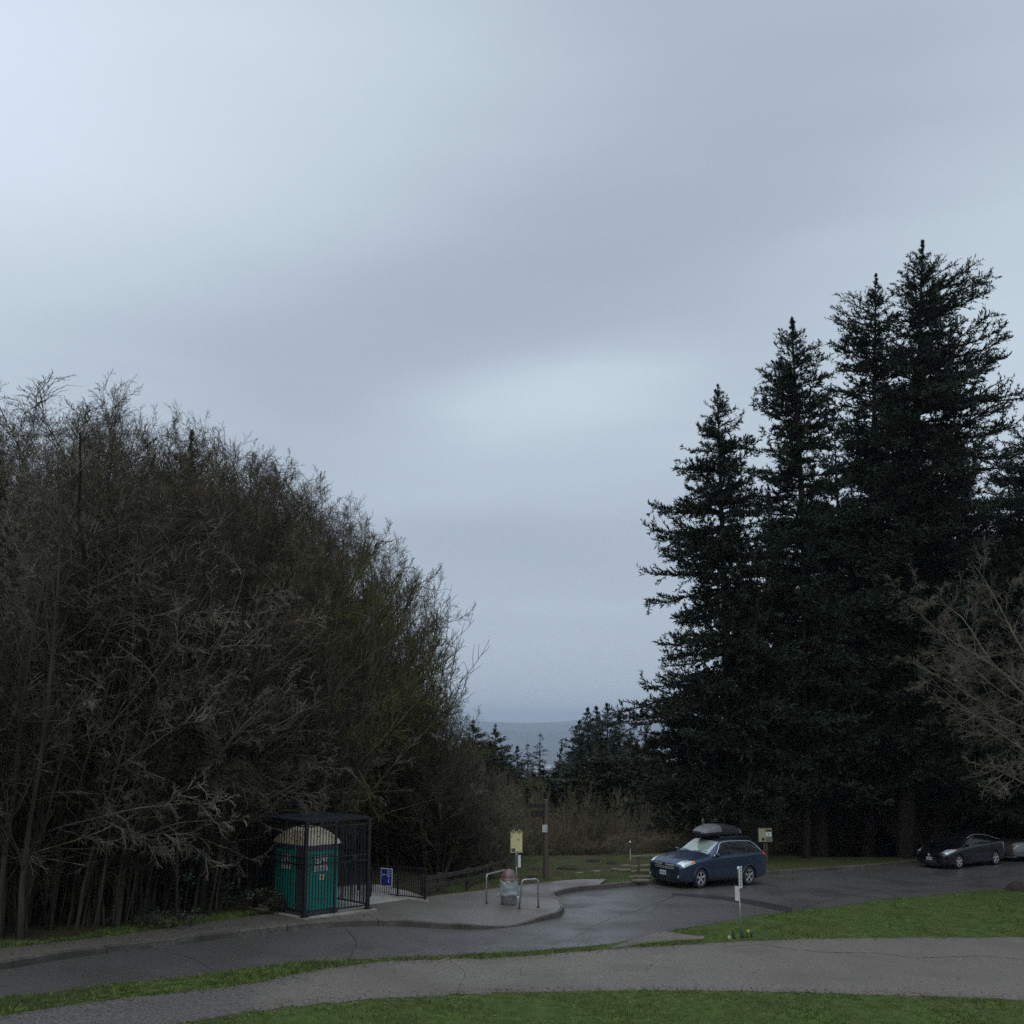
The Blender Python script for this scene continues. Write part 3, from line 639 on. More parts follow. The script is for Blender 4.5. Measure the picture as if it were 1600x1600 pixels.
def tubes(br, sides=3):
    pts, dr, rad, _ = br; n, K1, _ = pts.shape
    ax = nrm(pts[:, -1] - pts[:, 0]); ref = np.where(np.abs(ax[:, 2:3]) > 0.9, np.array([[1.0, 0, 0]]), np.array([[0, 0, 1.0]]))
    u = nrm(np.cross(ax, ref)); w = np.cross(ax, u)
    a = 2 * PI * np.arange(sides) / sides
    off = u[:, None, None, :] * np.cos(a)[None, None, :, None] + w[:, None, None, :] * np.sin(a)[None, None, :, None]
    V = (pts[:, :, None, :] + off * rad[:, :, None, None]).reshape(-1, 3)
    b = (np.arange(n)[:, None, None] * K1 + np.arange(K1 - 1)[None, :, None]) * sides; k = np.arange(sides)[None, None, :]
    k2 = (k + 1) % sides
    Q = np.stack([b + k, b + k2, b + sides + k2, b + sides + k], -1).reshape(-1, 4)
    return V, Q
def merge(lst):
    V = []; Q = []; n = 0
    for v, q in lst: V.append(v); Q.append(q + n); n += len(v)
    return np.vstack(V), np.vstack(Q)
def one(p, d, L, R0): return np.array([p], float), np.array([d], float), np.array([L], float), np.array([R0], float)
TW = 0.0072
def tree_slim(seed, H=16.0, R0=0.13, n1=26, t0=0.22, ang=44, lr=0.30, n2=8, n3=6, n4=3, lean=0.0, up=0.09):
    r = np.random.default_rng(seed)
    tr = grow(r, *one((0, 0, -0.2), (lean, r.normal(0, .03), 1), H, R0), 12, 0.05, 0.03, 0.12)
    l1 = grow(r, *spawn(r, tr, n1, t0, 0.98, ang, 14, lr, 0.42, 0.55, rmin=0.010), 6, 0.075, up, 0.3)
    l2 = grow(r, *spawn(r, l1, n2, 0.12, 0.98, 44, 14, 0.50, 0.5, 0.45, rmin=TW * 1.2), 4, 0.085, 0.05, 0.5)
    l3 = grow(r, *spawn(r, l2, n3, 0.15, 0.98, 44, 15, 0.55, 0.6, 0.4, rmin=TW * .9), 3, 0.10, 0.04, 0.6)
    parts = [tubes(l1, 4), tubes(l2, 3), tubes(l3, 3)]
    if n4:
        l4 = grow(r, *spawn(r, l3, n4, 0.2, 1.0, 38, 12, 0.55, 0.8, 0.3, rmin=TW * 0.75), 2, 0.08, 0.06, 0.6); parts.append(tubes(l4, 3))
    return tubes(tr, 7), merge(parts)
def tree_spread(seed, H=13.0, R0=0.24, nl=9, bias=(0, 0), n1=12, curl=0.06, ang=42, low=0.15, droop=0.0, n4=3, wig=0.09, tw=1.0, wf=0.75):
    """short trunk with long arching leaders"""
    r = np.random.default_rng(seed)
    tr = grow(r, *one((0, 0, -0.2), (bias[0] * 0.2, bias[1] * 0.2, 1), H * 0.55, R0), 7, 0.06, 0.03, 0.45)
    az = (np.arange(nl) + r.random(nl) * 0.6) / nl * 2 * PI; t = np.linspace(low, 1.0, nl); r.shuffle(t)
    x = np.clip(t * 7, 0, 6.999); i = x.astype(int); P0 = tr[0][0, i] * (1 - (x - i))[:, None] + tr[0][0, i + 1] * (x - i)[:, None]
    el = np.radians(r.uniform(28, 62, nl) * (0.55 + 0.5 * t))
    D = np.column_stack([np.cos(az) * np.cos(el) + bias[0] * 0.5, np.sin(az) * np.cos(el) + bias[1] * 0.5, np.sin(el)])
    L = H * r.uniform(0.52, 0.72, nl) * (1.05 - 0.25 * t)
    lead = grow(r, P0, D, L, R0 * r.uniform(0.35, 0.5, nl), 9, wig * 0.7, 0.03 - droop, 0.14)
    l1 = grow(r, *spawn(r, lead, n1 + 2, 0.15, 0.98, ang, 10, 0.40, 0.45, 0.5, rmin=0.010), 6, wig, curl, 0.3)
    l2 = grow(r, *spawn(r, l1, 8, 0.12, 0.98, 40, 11, 0.48, 0.5, 0.45, rmin=TW * 1.4 * tw), 4, wig * wf * 1.2, curl, 0.5)
    l3 = grow(r, *spawn(r, l2, 6, 0.15, 0.98, 40, 12, 0.50, 0.6, 0.35, rmin=TW * tw), 3, wig * wf * 1.3, curl, 0.6)
    parts = [tubes(lead, 6), tubes(l1, 4), tubes(l2, 3), tubes(l3, 3)]
    if n4: l4 = grow(r, *spawn(r, l3, n4, 0.2, 1.0, 40, 12, 0.55, 0.8, 0.3, rmin=TW * 0.8 * tw), 2, 0.16 * wf, curl, 0.6); parts.append(tubes(l4, 3))
    return tubes(tr, 8), merge(parts)
def bush(seed, H=4.5, ns=14, spread=0.5, n1=9, n2=6, n3=3, up=0.08, sp0=0.35):
    r = np.random.default_rng(seed)
    az = r.uniform(0, 2 * PI, ns); q = r.uniform(0, spread, ns)
    P0 = np.column_stack([np.cos(az) * sp0 * r.random(ns), np.sin(az) * sp0 * r.random(ns), -0.1 + 0 * az])
    D = np.column_stack([np.cos(az) * q, np.sin(az) * q, 1 + 0 * az])
    st = grow(r, P0, D, H * r.uniform(0.55, 1.05, ns), 0.028 * r.uniform(0.6, 1.3, ns) * H / 4.5, 8, 0.06, 0.02, 0.2)
    l1 = grow(r, *spawn(r, st, n1, 0.12, 0.98, 35, 12, 0.38, 0.5, 0.4, rmin=TW * 1.2), 4, 0.12, up, 0.5)
    l2 = grow(r, *spawn(r, l1, n2, 0.12, 0.98, 38, 12, 0.5, 0.6, 0.4, rmin=TW), 3, 0.14, up, 0.6)
    parts = [tubes(st, 4), tubes(l1, 3), tubes(l2, 3)]
    if n3: l3 = grow(r, *spawn(r, l2, n3, 0.2, 1.0, 38, 12, 0.5, 0.8, 0.3, rmin=TW * 0.8), 2, 0.15, up, 0.6); parts.append(tubes(l3, 3))
    return merge(parts)
def conifer(seed, H, prof, dens=4.2, nl=240, hb=0.10, R0=0.36, nb=28, nsp=26, card=(0.24, 0.060), rise=(0.75, -0.12), open_=1.0, droopy=0.0, trunk_lean=0.0, hz=1.0):
    """prof: list (fraction from the top, left m, right m)"""
    r = np.random.default_rng(seed); prof = np.array(prof, float)
    tr = grow(r, *one((0, 0, -0.3), (trunk_lean, 0, 1), H * 1.0, R0), 14, 0.002, 0.0, 0.04)
    f = np.sort(r.random(nl) ** 1.0) * (1 - hb)          # fraction from the top
    f = f + 0.004
    az = r.uniform(0, 2 * PI, nl)
    c = np.cos(az); ll = np.interp(f, prof[:, 0], prof[:, 1]); lr = np.interp(f, prof[:, 0], prof[:, 2])
    w = 0.5 + 0.5 * c; side = np.abs(c)
    L = (ll * (1 - w) + lr * w) * (0.72 + 0.28 * side) * r.uniform(0.45, 1.22, nl) * np.clip(f / 0.07, 0.22, 1)
    L = np.maximum(L, 0.14)
    t = 1 - f; x = np.clip(t * 14, 0, 13.999); i = x.astype(int); fr = (x - i)[:, None]
    P0 = tr[0][0, i] * (1 - fr) + tr[0][0, i + 1] * fr
    el = rise[0] * (1 - f) ** 2.5 + rise[1] + r.normal(0, 0.10, nl) + 0.85 * np.exp(-f / 0.03)
    D = np.column_stack([np.cos(az) * np.cos(el), np.sin(az) * np.cos(el), np.sin(el)])
    K = 7
    trop = np.array([-0.05, -0.07, -0.04, 0.0, 0.05, 0.10, 0.14]) - droopy
    # upper limbs sweep up at the tips
    lim = grow(r, P0, D, L, np.clip(0.014 * L + 0.008, 0.01, 0.09), K, 0.05, trop, 0.15)
    b1 = grow(r, *spawn(r, lim, nb, 0.10, 0.97, 50, 12, 0.36, 0.4, 0.62, rmin=0.006, flat=0.75, dens=dens), 3, 0.10, 0.05, 0.5)
    # enforce minimum branchlet length
    wood = merge([tubes(lim, 4), tubes(b1, 3)])
    def cards(br, per, t0, cd):
        p, d, Lc, Rc = spawn(r, br, per, t0, 1.0, 38, 16, 1.0, 1.0, 0.0, dens=cd)
        n = len(p); tf = np.clip(0.45 + 0.55 * (H - p[:, 2]) / (0.14 * H), 0.4, 1); ln = card[0] * r.uniform(0.55, 1.25, n) * tf; wd = card[1] * r.uniform(0.7, 1.3, n) * tf
        d = nrm(d + np.array([0, 0, 0.25]) + 0.18 * r.normal(size=(n, 3)))
        s = nrm(np.cross(d, r.normal(size=(n, 3))))
        a = p; m_ = p + d * (ln * 0.42)[:, None]
        V = np.stack([a, m_ + s * (wd / 2)[:, None], p + d * ln[:, None], m_ - s * (wd / 2)[:, None]], 1).reshape(-1, 3)
        return V, np.arange(n * 4).reshape(-1, 4)
    fol = merge([cards(b1, nsp, 0.05, 0.8), cards(lim, int(nsp * 2.5), 0.15, 3.5)])
    return tubes(tr, 9), wood, fol

# ------------------------------------------------------------------ prototypes as mesh data
def shade(me): return me
PROTO = {}
HT = {}
def reg(key, tr, cr):
    co = np.empty(len(cr.vertices) * 3, np.float32); cr.vertices.foreach_get('co', co); HT[key] = float(np.percentile(co[2::3], 99.3))
    PROTO[key] = (tr, cr)
def copy_thing(name, key, loc, rz, sxy, sz, label, cat, group, mats=None, tilt=0.0):
    """a tree: Empty > trunk, crown (mesh data shared)"""
    root = empty(name, loc, rz); root.scale = (sxy, sxy, sz)
    if tilt: root.rotation_euler = (tilt * math.sin(rz) * -1, tilt * math.cos(rz), rz)
    for nm, me in zip(('trunk', 'crown'), PROTO[key]):
        if me is None: continue
        o = bpy.data.objects.new(nm, me); COL.objects.link(o); o.parent = root
        if mats: 
            o.material_slots[0].link = 'OBJECT'; o.material_slots[0].material = mats[0] if nm == 'trunk' else mats[1]
    tag(root, label, cat, group); return root
def copy_bush(name, me, loc, rz, s, sz, label, cat, group, m=None):
    o = bpy.data.objects.new(name, me); COL.objects.link(o); o.location = loc; o.rotation_euler = (0, 0, rz); o.scale = (s, s, sz)
    if m: o.material_slots[0].link = 'OBJECT'; o.material_slots[0].material = m
    tag(o, label, cat, group); return o

for k in range(4):
    a, b = tree_slim(100 + k, n1=24 + 3 * k, t0=[0.10, 0.30, 0.18, 0.24][k], ang=38 + 6 * k)
    reg('slim%d' % k, arr_mesh('trunk', *a, M['bark'], True), arr_mesh('crown', *b, M['twig']))
for k in range(3):
    a, b = tree_spread(200 + k, bias=[(0.5, -0.1), (0.2, -0.5), (0.7, 0.2)][k])
    reg('spread%d' % k, arr_mesh('trunk', *a, M['moss'], True), arr_mesh('crown', *b, M['moss']))
a, b = tree_spread(231, H=9, R0=0.13, nl=8, bias=(0.1, -0.4), curl=0.0, droop=0.03, low=0.3, wig=0.13)
reg('under', arr_mesh('trunk', *a, M['bark'], True), arr_mesh('crown', *b, M['twig_skylit']))
a, b = tree_spread(251, H=10, R0=0.10, nl=9, bias=(0.4, -0.5), n1=4, curl=-0.012, droop=0.035, low=0.45, wig=0.10, n4=0, tw=1.5, ang=50)
reg('arch', arr_mesh('trunk', *a, M['bark'], True), arr_mesh('crown', *b, M['twig_skylit']))
BUSH = [arr_mesh('bush', *bush(300 + k, 4.5, 14 + 2 * k, 0.35 + 0.15 * k), M['brush']) for k in range(3)]
WHIP = [arr_mesh('whips', *bush(320 + k, 6.0, 16, 0.22, 7, 5, 0, 0.15, 1.2), M['twig']) for k in range(2)]

# skyline of the thicket (photo pixels)
SKY = np.array([(-120, 640), (0, 680), (40, 665), (100, 635), (160, 650), (185, 720), (225, 700), (260, 690), (290, 655), (340, 670), (380, 705), (440, 700), (500, 745), (560, 760), (600, 810), (650, 870), (700, 930), (725, 1010), (735, 1090), (745, 1150), (800, 1195), (900, 1240), (1100, 1250)], float)
def skyline(u): return float(np.interp(u, SKY[:, 0], SKY[:, 1]))
GT = 'bare trees of the dense thicket'
def xyat(u, D, v=1250): r = ray(u, v); return r.x * D / r.y, D
def proj(p):
    d = p - np.array([0, 0, CZ]); zc = d[:, 1] * CP + d[:, 2] * SP
    return 800 + F * d[:, 0] / zc, 800 - F * (d[:, 2] * CP - d[:, 1] * SP) / zc
CROWN = {}
def fit_tree(key, x, y, z, sx, s, rz):
    """turn, then shrink, a tree until its crown stays under the thicket's outline"""
    if key not in CROWN:
        me = PROTO[key][1]; co = np.empty(len(me.vertices) * 3, np.float32); me.vertices.foreach_get('co', co); CROWN[key] = co.reshape(-1, 3)[::max(1, len(co) // 3 // 4000)]
    c = CROWN[key]
    def bad(a, kx, kz):
        p = np.column_stack([(c[:, 0] * math.cos(a) - c[:, 1] * math.sin(a)) * kx + x, (c[:, 0] * math.sin(a) + c[:, 1] * math.cos(a)) * kx + y, c[:, 2] * kz + z])
        u, v = proj(p); return float(np.mean(v < np.interp(u, SKY[:, 0], SKY[:, 1]) - 12))
    kx, kz = sx, s
    for it in range(9):
        b = min((bad(rz + k * PI / 6, kx, kz), k) for k in range(12))
        if b[0] < (0.03 if key.startswith('slim') else 0.014): break
        kx *= 0.94; kz *= 0.965
    return kx, kz, rz + b[1] * PI / 6
def plant_tree(u, D, vtop, key, name='bare_tree', label=None, cat='tree', group=GT, H0=None, sx=None, mats=None, tilt=0, rz=None):
    x, y = xyat(u, D, vtop + 60); z = G(x, y); top = at(u, vtop, D).z; s = (top - z) / HT[key]
    label = label or 'slender leafless tree crowded inside the dense dark thicket on the left'
    rz = random.uniform(0, 2 * PI) if rz is None else rz; sx = sx or max(0.75, s)
    if u > 250: sx, s, rz = fit_tree(key, x, y, z, sx, s, rz)
    return copy_thing(name, key, (x, y, z), rz, sx, s, label, cat, group, mats, tilt)
def thicket():
    rnd = random.Random(21)
    # front row along the pavement
    us = list(np.linspace(-60, 335, 20))
    for k, u in enumerate(us):
        u += rnd.uniform(-7, 7); D = np.interp(u, [-60, 100, 260, 385], [26.5, 28.4, 31.2, 33.8]) + rnd.uniform(0.3, 2.6)
        v = skyline(u) + rnd.uniform(30, 230)
        mm = (M['bark'], M['twig_skylit'] if rnd.random() < 0.12 else M['twig'])
        plant_tree(u, D, v, 'slim%d' % rnd.randrange(4), mats=mm, sx=rnd.choice([.55, .7, .9, 1.1, 1.5]), tilt=rnd.uniform(-.09, .09), label='leafless tree in the front row of the thicket beside the left pavement')
    for k in range(175):
        D = 32 + 32 * (k / 175.0) ** 1.1 + rnd.uniform(-1.5, 1.5)
        lim = np.interp(D, [33, 37, 40, 45, 64], [345, 370, 450, 560, 670]); u = rnd.uniform(-90, lim)
        top = skyline(u) + (rnd.uniform(-25, 40) if rnd.random() < 0.35 else rnd.uniform(20, 160))
        plant_tree(u, D, top, 'slim%d' % rnd.randrange(4))
    for u, D, v in [(108, 34, 618), (128, 36, 612), (150, 35, 622), (93, 38, 640), (35, 36, 650), (258, 37, 690), (290, 40, 632), (345, 41, 655), (160, 39, 640), (120, 40, 620)]:
        plant_tree(u, D, v, 'slim%d' % rnd.randrange(4), sx=0.8)
    # low arching understory trees in front
    for u, D, v in [(10, 29.5, 1060), (150, 31.5, 1010), (250, 33, 980), (310, 36, 960)]:
        plant_tree(u, D, v, 'under', label='low arching tree with pale bare twigs at the thicket front', group='low pale twigged trees of the thicket', H0=8.3)
    for k, (u, D, v) in enumerate([(30, 29.0, 960), (140, 30.5, 900), (240, 32, 880), (295, 33.4, 900), (80, 29.8, 1040), (200, 31.4, 1010), (560, 42, 1060)]):
        plant_tree(u, D, v, 'arch', label='thin arching tree whose long pale branches cross the dark thicket front', group='thin arching trees of the thicket front', rz=k * 1.1 - .5)
    # underbrush
    for k in range(240):
        D = rnd.uniform(28.5, 50); lo = -80; hi = np.interp(D, [28, 34, 36.5, 40, 54], [60, 350, 365, 540, 740]); u = rnd.uniform(lo, hi)
        if D < np.interp(u, [-60, 100, 260, 385], [27.5, 29.4, 32.2, 34.8]): D += 3
        x, y = xyat(u, D); s = rnd.uniform(0.6, 1.9)
        copy_bush('underbrush', rnd.choice(WHIP + BUSH[:1]), (x, y, G(x, y) + 0.05), rnd.uniform(0, 6.28), s, s, 'bare stemmed undergrowth shrub among the thicket trunks', 'shrub', 'undergrowth shrubs of the thicket', M['twig_dark'])
thicket()
def big_maples():
    L = 'large spreading bare tree leaning right from the thicket, '
    data = [(430, 39.0, 715, 'spread0', 'wide bare mossy tree whose branches hang over the black cage', 12.6, 0.2),
            (482, 43.0, 775, 'spread2', 'wide bare tree at the right shoulder of the thicket skyline', 12.6, 1.6),
            (536, 42.5, 965, 'spread1', 'leaning bare tree reaching furthest right into the open sky', 12.6, 0.9),
            (600, 50.0, 850, 'spread0', 'bare tree standing behind the leaning outermost tree of the thicket', 12.6, -0.5),
            (610, 46.0, 1040, 'spread2', 'lowest rounded bare tree at the right foot of the thicket', 12.6, 0.3),
            (470, 48.0, 720, 'spread1', 'tall bare tree rising behind the tree above the black cage', 12.6, 2.6),
            (400, 45.0, 700, 'spread2', 'tall spreading bare tree left of the tree above the black cage', 12.6, 2.0),
            (650, 54.0, 1100, 'spread0', 'small bare tree low on the slope left of the distant view', 12.6, 1.4),
            (480, 41.0, 760, 'spread0', 'bare tree filling the slope between the cage tree and the shoulder tree', 12.6, 3.3),
            (525, 47.0, 820, 'spread2', 'bare tree whose twigs form the dense middle of the right shoulder', 12.6, 2.6),
            (585, 45.0, 950, 'spread0', 'low bare tree tucked under the leaning outermost tree', 12.6, 1.9),
            (600, 55.0, 960, 'spread1', 'bare tree seen through the twigs of the outermost tree', 12.6, 3.1),
            (560, 56.0, 800, 'spread1', 'bare tree deep behind the right shoulder of the thicket', 12.6, 4.0)]
    for u, D, v, key, lab, H0, rz in data:
        plant_tree(u, D, v, key, 'spreading_bare_tree', lab, group='spreading trees at the edge of the thicket', H0=H0, rz=rz, mats=(M['moss'], M['moss']), sx=0.80 if u >= 500 else 1.0)
big_maples()
def v_at(x, y):
    d = Vector((x, y, G(x, y) - CZ)); return 800 - F * (d.z * CP - d.y * SP) / (d.y * CP + d.z * SP)
def center_brush():
    rnd = random.Random(5)
    for k in range(150):
        D = 55 + 34 * (k / 150.0); u = rnd.uniform(560, 1200)
        x, y = xyat(u, D); z = G(x, y)
        vt = np.interp(u, [560, 700, 760, 820, 900, 1000, 1200], [1150, 1170, 1215, 1238, 1245, 1235, 1230]) + rnd.uniform(-4, 60) + (70 if D < 59 else 0)
        H = at(u, vt, D).z - z
        if H < 1.2: H = 1.2
        s = H / 4.6
        copy_bush('bare_bush', rnd.choice(BUSH), (x, y, z), rnd.uniform(0, 6.28), max(0.9, s * 0.7), s, 'leafless bush in the brown tangle below the distant view', 'bush', 'brown bushes on the slope')
    for k in range(130):
        u = rnd.uniform(585, 790); D = rnd.uniform(43, 57); x, y = xyat(u, D); s = rnd.uniform(0.45, 0.95) * (1.25 if u < 700 else 0.8)
        if v_at(x, y) > np.interp(u, [585, 662, 790], [1386, 1388, 1360]): continue
        copy_bush('bare_bush', rnd.choice(BUSH), (x, y, G(x, y) + .1), rnd.uniform(0, 6.28), s * 1.2, s, 'leafless bush standing behind the railing and the rail fence', 'bush', 'bushes behind the rail fence', M['twig_dark'] if u < 720 else None)
    for k in range(40):
        u = rnd.uniform(1180, 1640); D = rnd.uniform(61, 73); x, y = xyat(u, D); s = rnd.uniform(0.7, 1.4)
        copy_bush('bare_bush', rnd.choice(BUSH), (x, y, G(x, y)), rnd.uniform(0, 6.28), s, s, 'brown leafless bush behind the tall fir trunks', 'bush', 'brown bushes behind the firs')
center_brush()

# ------------------------------------------------------------------ conifers
def fir(name, seed, u, D, vtop, prof, label, group=None, vbase=None, needle='needle', bark='firbark', trunk_u=None, **kw):
    x, y = xyat(trunk_u or u, D); z = G(x, y); H = at(u, vtop, D).z - z
    kw.pop('trunk_lean', None); prof = [(p[0], p[1] * 1.15, p[2] * 1.15) for p in prof]
    a, b, c = conifer(seed, H, prof, trunk_lean=(at(u, vtop, D).x - x) / H, **kw)
    root = empty(name, (x, y, z)); tag(root, label, 'tree', group)
    t = link('trunk', arr_mesh('trunk', *a, M[bark], True), root); link('branches', arr_mesh('branches', *b, M[bark]), root); link('foliage', arr_mesh('foliage', *c, M[needle]), root)
    return root
GF = 'tall firs on the right'
fir('fir_tree', 1, 1124, 55.5, 592, [(0, .35, .35), (.03, .8, .8), (.12, 1.0, 1.3), (.17, 1.6, 1.6), (.25, 2.0, 1.9), (.31, 3.3, 2.0), (.38, 2.9, 2.2), (.45, 3.2, 2.4), (.55, 3.2, 2.6), (.60, 3.0, 2.6), (.64, 4.6, 2.8), (.70, 3.9, 3.0), (.85, 4.3, 3.0), (.93, 3.8, 2.4), (1, 2, 2)],
    'leftmost tall fir with ragged left side rising behind the blue car', GF, trunk_u=1143, trunk_lean=-0.028, hb=0.11, nl=430, R0=0.36)
fir('fir_tree', 2, 1243, 57.5, 486, [(0, .35, .35), (.03, .9, .9), (.12, 1.6, 1.7), (.2, 1.9, 1.9), (.35, 2.2, 2.2), (.6, 2.8, 2.8), (.85, 3.2, 3.2), (1, 2, 2)],
    'dense narrow fir second from the left of the tall row', GF, trunk_u=1278, trunk_lean=-0.03, hb=0.12, nl=520, R0=0.42)
fir('fir_tree', 3, 1362, 59.5, 420, [(0, .35, .35), (.04, 1.1, .9), (.09, 2.1, 1.3), (.16, 1.9, 1.6), (.3, 2.3, 2.2), (.5, 2.7, 2.8), (.8, 3.2, 3.2), (1, 2, 2)],
    'tall fir with a forked looking top just left of the tallest fir', GF, trunk_u=1350, hb=0.13, nl=500, R0=0.40)
fir('fir_tree', 4, 1437, 57.5, 366, [(0, .25, .25), (.03, .8, .9), (.06, 1.2, 1.5), (.10, 1.3, 2.6), (.14, 1.5, 3.2), (.18, 1.7, 3.0), (.22, 1.9, 4.4), (.27, 2.0, 4.8), (.33, 2.4, 4.6), (.42, 2.6, 4.6), (.6, 3.2, 4.4), (.85, 3.6, 4.2), (1, 2, 2)],
    'tallest fir with long upswept limbs reaching right', GF, trunk_u=1408, trunk_lean=0.022, hb=0.14, nl=600, R0=0.46, rise=(0.95, -0.16))
fir('fir_tree', 5, 1640, 58.5, 640, [(0, .3, .3), (.05, 2.0, .8), (.12, 2.0, 1.2), (.22, 2.4, 2.0), (.3, 3.4, 2.6), (.5, 3.8, 3), (.8, 4, 3.6), (1, 3, 3)],
    'fir at the right edge of the photo with limbs coming into view', GF, hb=0.12, nl=420, R0=0.4)
fir('fir_tree', 6, 1458, 61.5, 800, [(0, .4, .4), (.1, 1.6, 1.6), (.4, 3, 3), (.8, 3.6, 3.6), (1, 2.4, 2.4)], 'shorter fir with reddish lit trunk behind the dark hatchback', GF, bark='firbark_lit', hb=0.22, nl=240, R0=0.40)
fir('fir_tree', 7, 1255, 56.0, 760, [(0, .3, .3), (.1, 1.2, 1.2), (.4, 2.2, 2.2), (.8, 2.6, 2.6), (1, 1.6, 1.6)], 'slim dark fir just left of the second tall fir trunk', GF, hb=0.2, nl=200, R0=0.22)
fir('fir_tree', 8, 1090, 58.5, 1030, [(0, .4, .4), (.1, 1.6, 1.4), (.3, 2.6, 2.2), (.6, 3.4, 2.6), (1, 2.8, 2.4)], 'low bushy fir at the left foot of the leftmost tall fir', GF, hb=0.25, nl=150, needle='needle_warm', R0=0.16, droopy=0.02)
# filler behind, prototypes copied
def fir_proto(key, seed, H, w, nl, needle, card=(0.26, 0.065), nb=20, nsp=20, hb=0.06, **kw):
    a, b, c = conifer(seed, H, [(0, .25, .25), (.1, w * .35, w * .35), (.35, w * .7, w * .7), (.8, w, w), (1, w * .8, w * .8)], nl=nl, dens=2.2, card=card, nb=nb, nsp=nsp, hb=hb, R0=H * 0.012, **kw)
    PROTO[key] = (arr_mesh('trunk', *a, M['firbark'], True), arr_mesh('branches', *b, M['firbark']), arr_mesh('foliage', *c, M[needle]))
fir_proto('firA', 21, 24, 4.0, 330, 'needle'); fir_proto('firB', 22, 24, 3.3, 320, 'needle_warm'); fir_proto('firC', 23, 24, 3.4, 210, 'needle', nb=12, nsp=16, rise=(0.3, -0.1))
def copy_fir(key, u, D, vtop, label, group, name='fir_tree', sx=None, rz=None):
    x, y = xyat(u, D, vtop); z = G(x, y); s = (at(u, vtop, D).z - z) / 23.6
    root = empty(name, (x, y, z), random.uniform(0, 6.28) if rz is None else rz); k = sx or s; root.scale = (k, k, s); tag(root, label, 'tree', group)
    for nm, me in zip(('trunk', 'branches', 'foliage'), PROTO[key]):
        o = bpy.data.objects.new(nm, me); COL.objects.link(o); o.parent = root
    return root
for k, (u, D, v) in enumerate([(1200, 66, 760), (1300, 68, 640), (1390, 70, 600), (1480, 66, 620), (1560, 68, 800), (1620, 62, 900), (1160, 70, 860), (1340, 62, 900), (1510, 61, 960), (1230, 72, 900), (1430, 72, 720), (1588, 64, 745), (1560, 67, 850), (1570, 75, 700), (1690, 66, 760), (1290, 60, 1010), (1600, 58, 1120), (1530, 60, 1130)]):
    copy_fir('firA' if k % 3 else 'firB', u, D, v, 'dark fir filling the gaps behind the tall front firs', 'firs behind the tall front row')
mid = [(741, 95, 1127, 'firB', .75, 'warm green fir beside the thicket left of the distant view'), (775, 105, 1133, 'firB', .62, 'pointed fir with thin bare top second from the thicket'),
       (808, 120, 1166, 'firA', .6, 'small dark fir just left of the open crowned fir'), (842, 125, 1144, 'firC', .62, 'open crowned fir standing alone in the middle of the view'),
       (825, 122, 1160, 'firC', .55, 'short open fir at the left side of the lone middle fir'), (877, 135, 1158, 'firB', .36, 'tiny pointed fir between the lone fir and the dark clump'),
       (903, 130, 1126, 'firA', .8, 'left shoulder fir of the dark round clump'), (916, 128, 1106, 'firA', .8, 'left peak fir of the dark round clump'), (933, 134, 1104, 'firA', .85, 'middle peak fir of the dark round clump'),
       (950, 130, 1099, 'firA', .8, 'highest fir of the dark round clump'), (970, 126, 1118, 'firA', .75, 'right shoulder fir of the dark round clump'), (986, 120, 1143, 'firB', .5, 'brownish small fir right of the dark clump'),
       (1010, 100, 1158, 'firA', .45, 'fir half hidden at the left edge of the tall right row')]
for u, D, v, key, sx, lab in mid: copy_fir(key, u, D, v, lab, 'distant firs in the middle of the view', sx=sx * 2.0)
rnd = random.Random(9)
for k in range(84):
    u = 725 + 300 * (k + rnd.random()) / 84; D = rnd.uniform(88, 118)
    v = np.interp(u, [735, 780, 815, 850, 890, 940, 1010], [1150, 1162, 1206, 1200, 1178, 1150, 1160]) + rnd.uniform(0, 32)
    copy_fir('firA' if rnd.random() < .6 else 'firB', u, D, v, 'low dark fir in the belt below the distant fir tops', 'low firs of the middle belt', sx=1.5)
copy_fir('firA', 300, 47, 672, 'single dark fir top poking out of the bare thicket', None, rz=1, sx=0.62)
copy_fir('firB', -22, 40, 615, 'dark fir cut by the left edge of the photo above the thicket', None, rz=2, sx=0.7)
copy_fir('firB', 245, 52, 730, 'dim fir hidden among bare trees left of the lone fir top', None, rz=2, sx=0.6)
# right bare tree
def right_tree():
    b0 = P(1722, 1394); D = b0.y
    a, b = tree_spread(412, H=14.6, R0=0.14, nl=18, bias=(-0.2, -0.1), n1=11, curl=0.0, ang=50, low=0.5, droop=-0.03, wig=0.19, n4=3, tw=0.8, wf=0.9)
    root = empty('bare_tree', tuple(b0)); tag(root, 'grey leafless tree with crooked curling twigs at the right edge', 'tree')
    link('trunk', arr_mesh('trunk', *a, M['bark'], True), root); link('crown', arr_mesh('crown', *b, M['curly']), root)
right_tree()
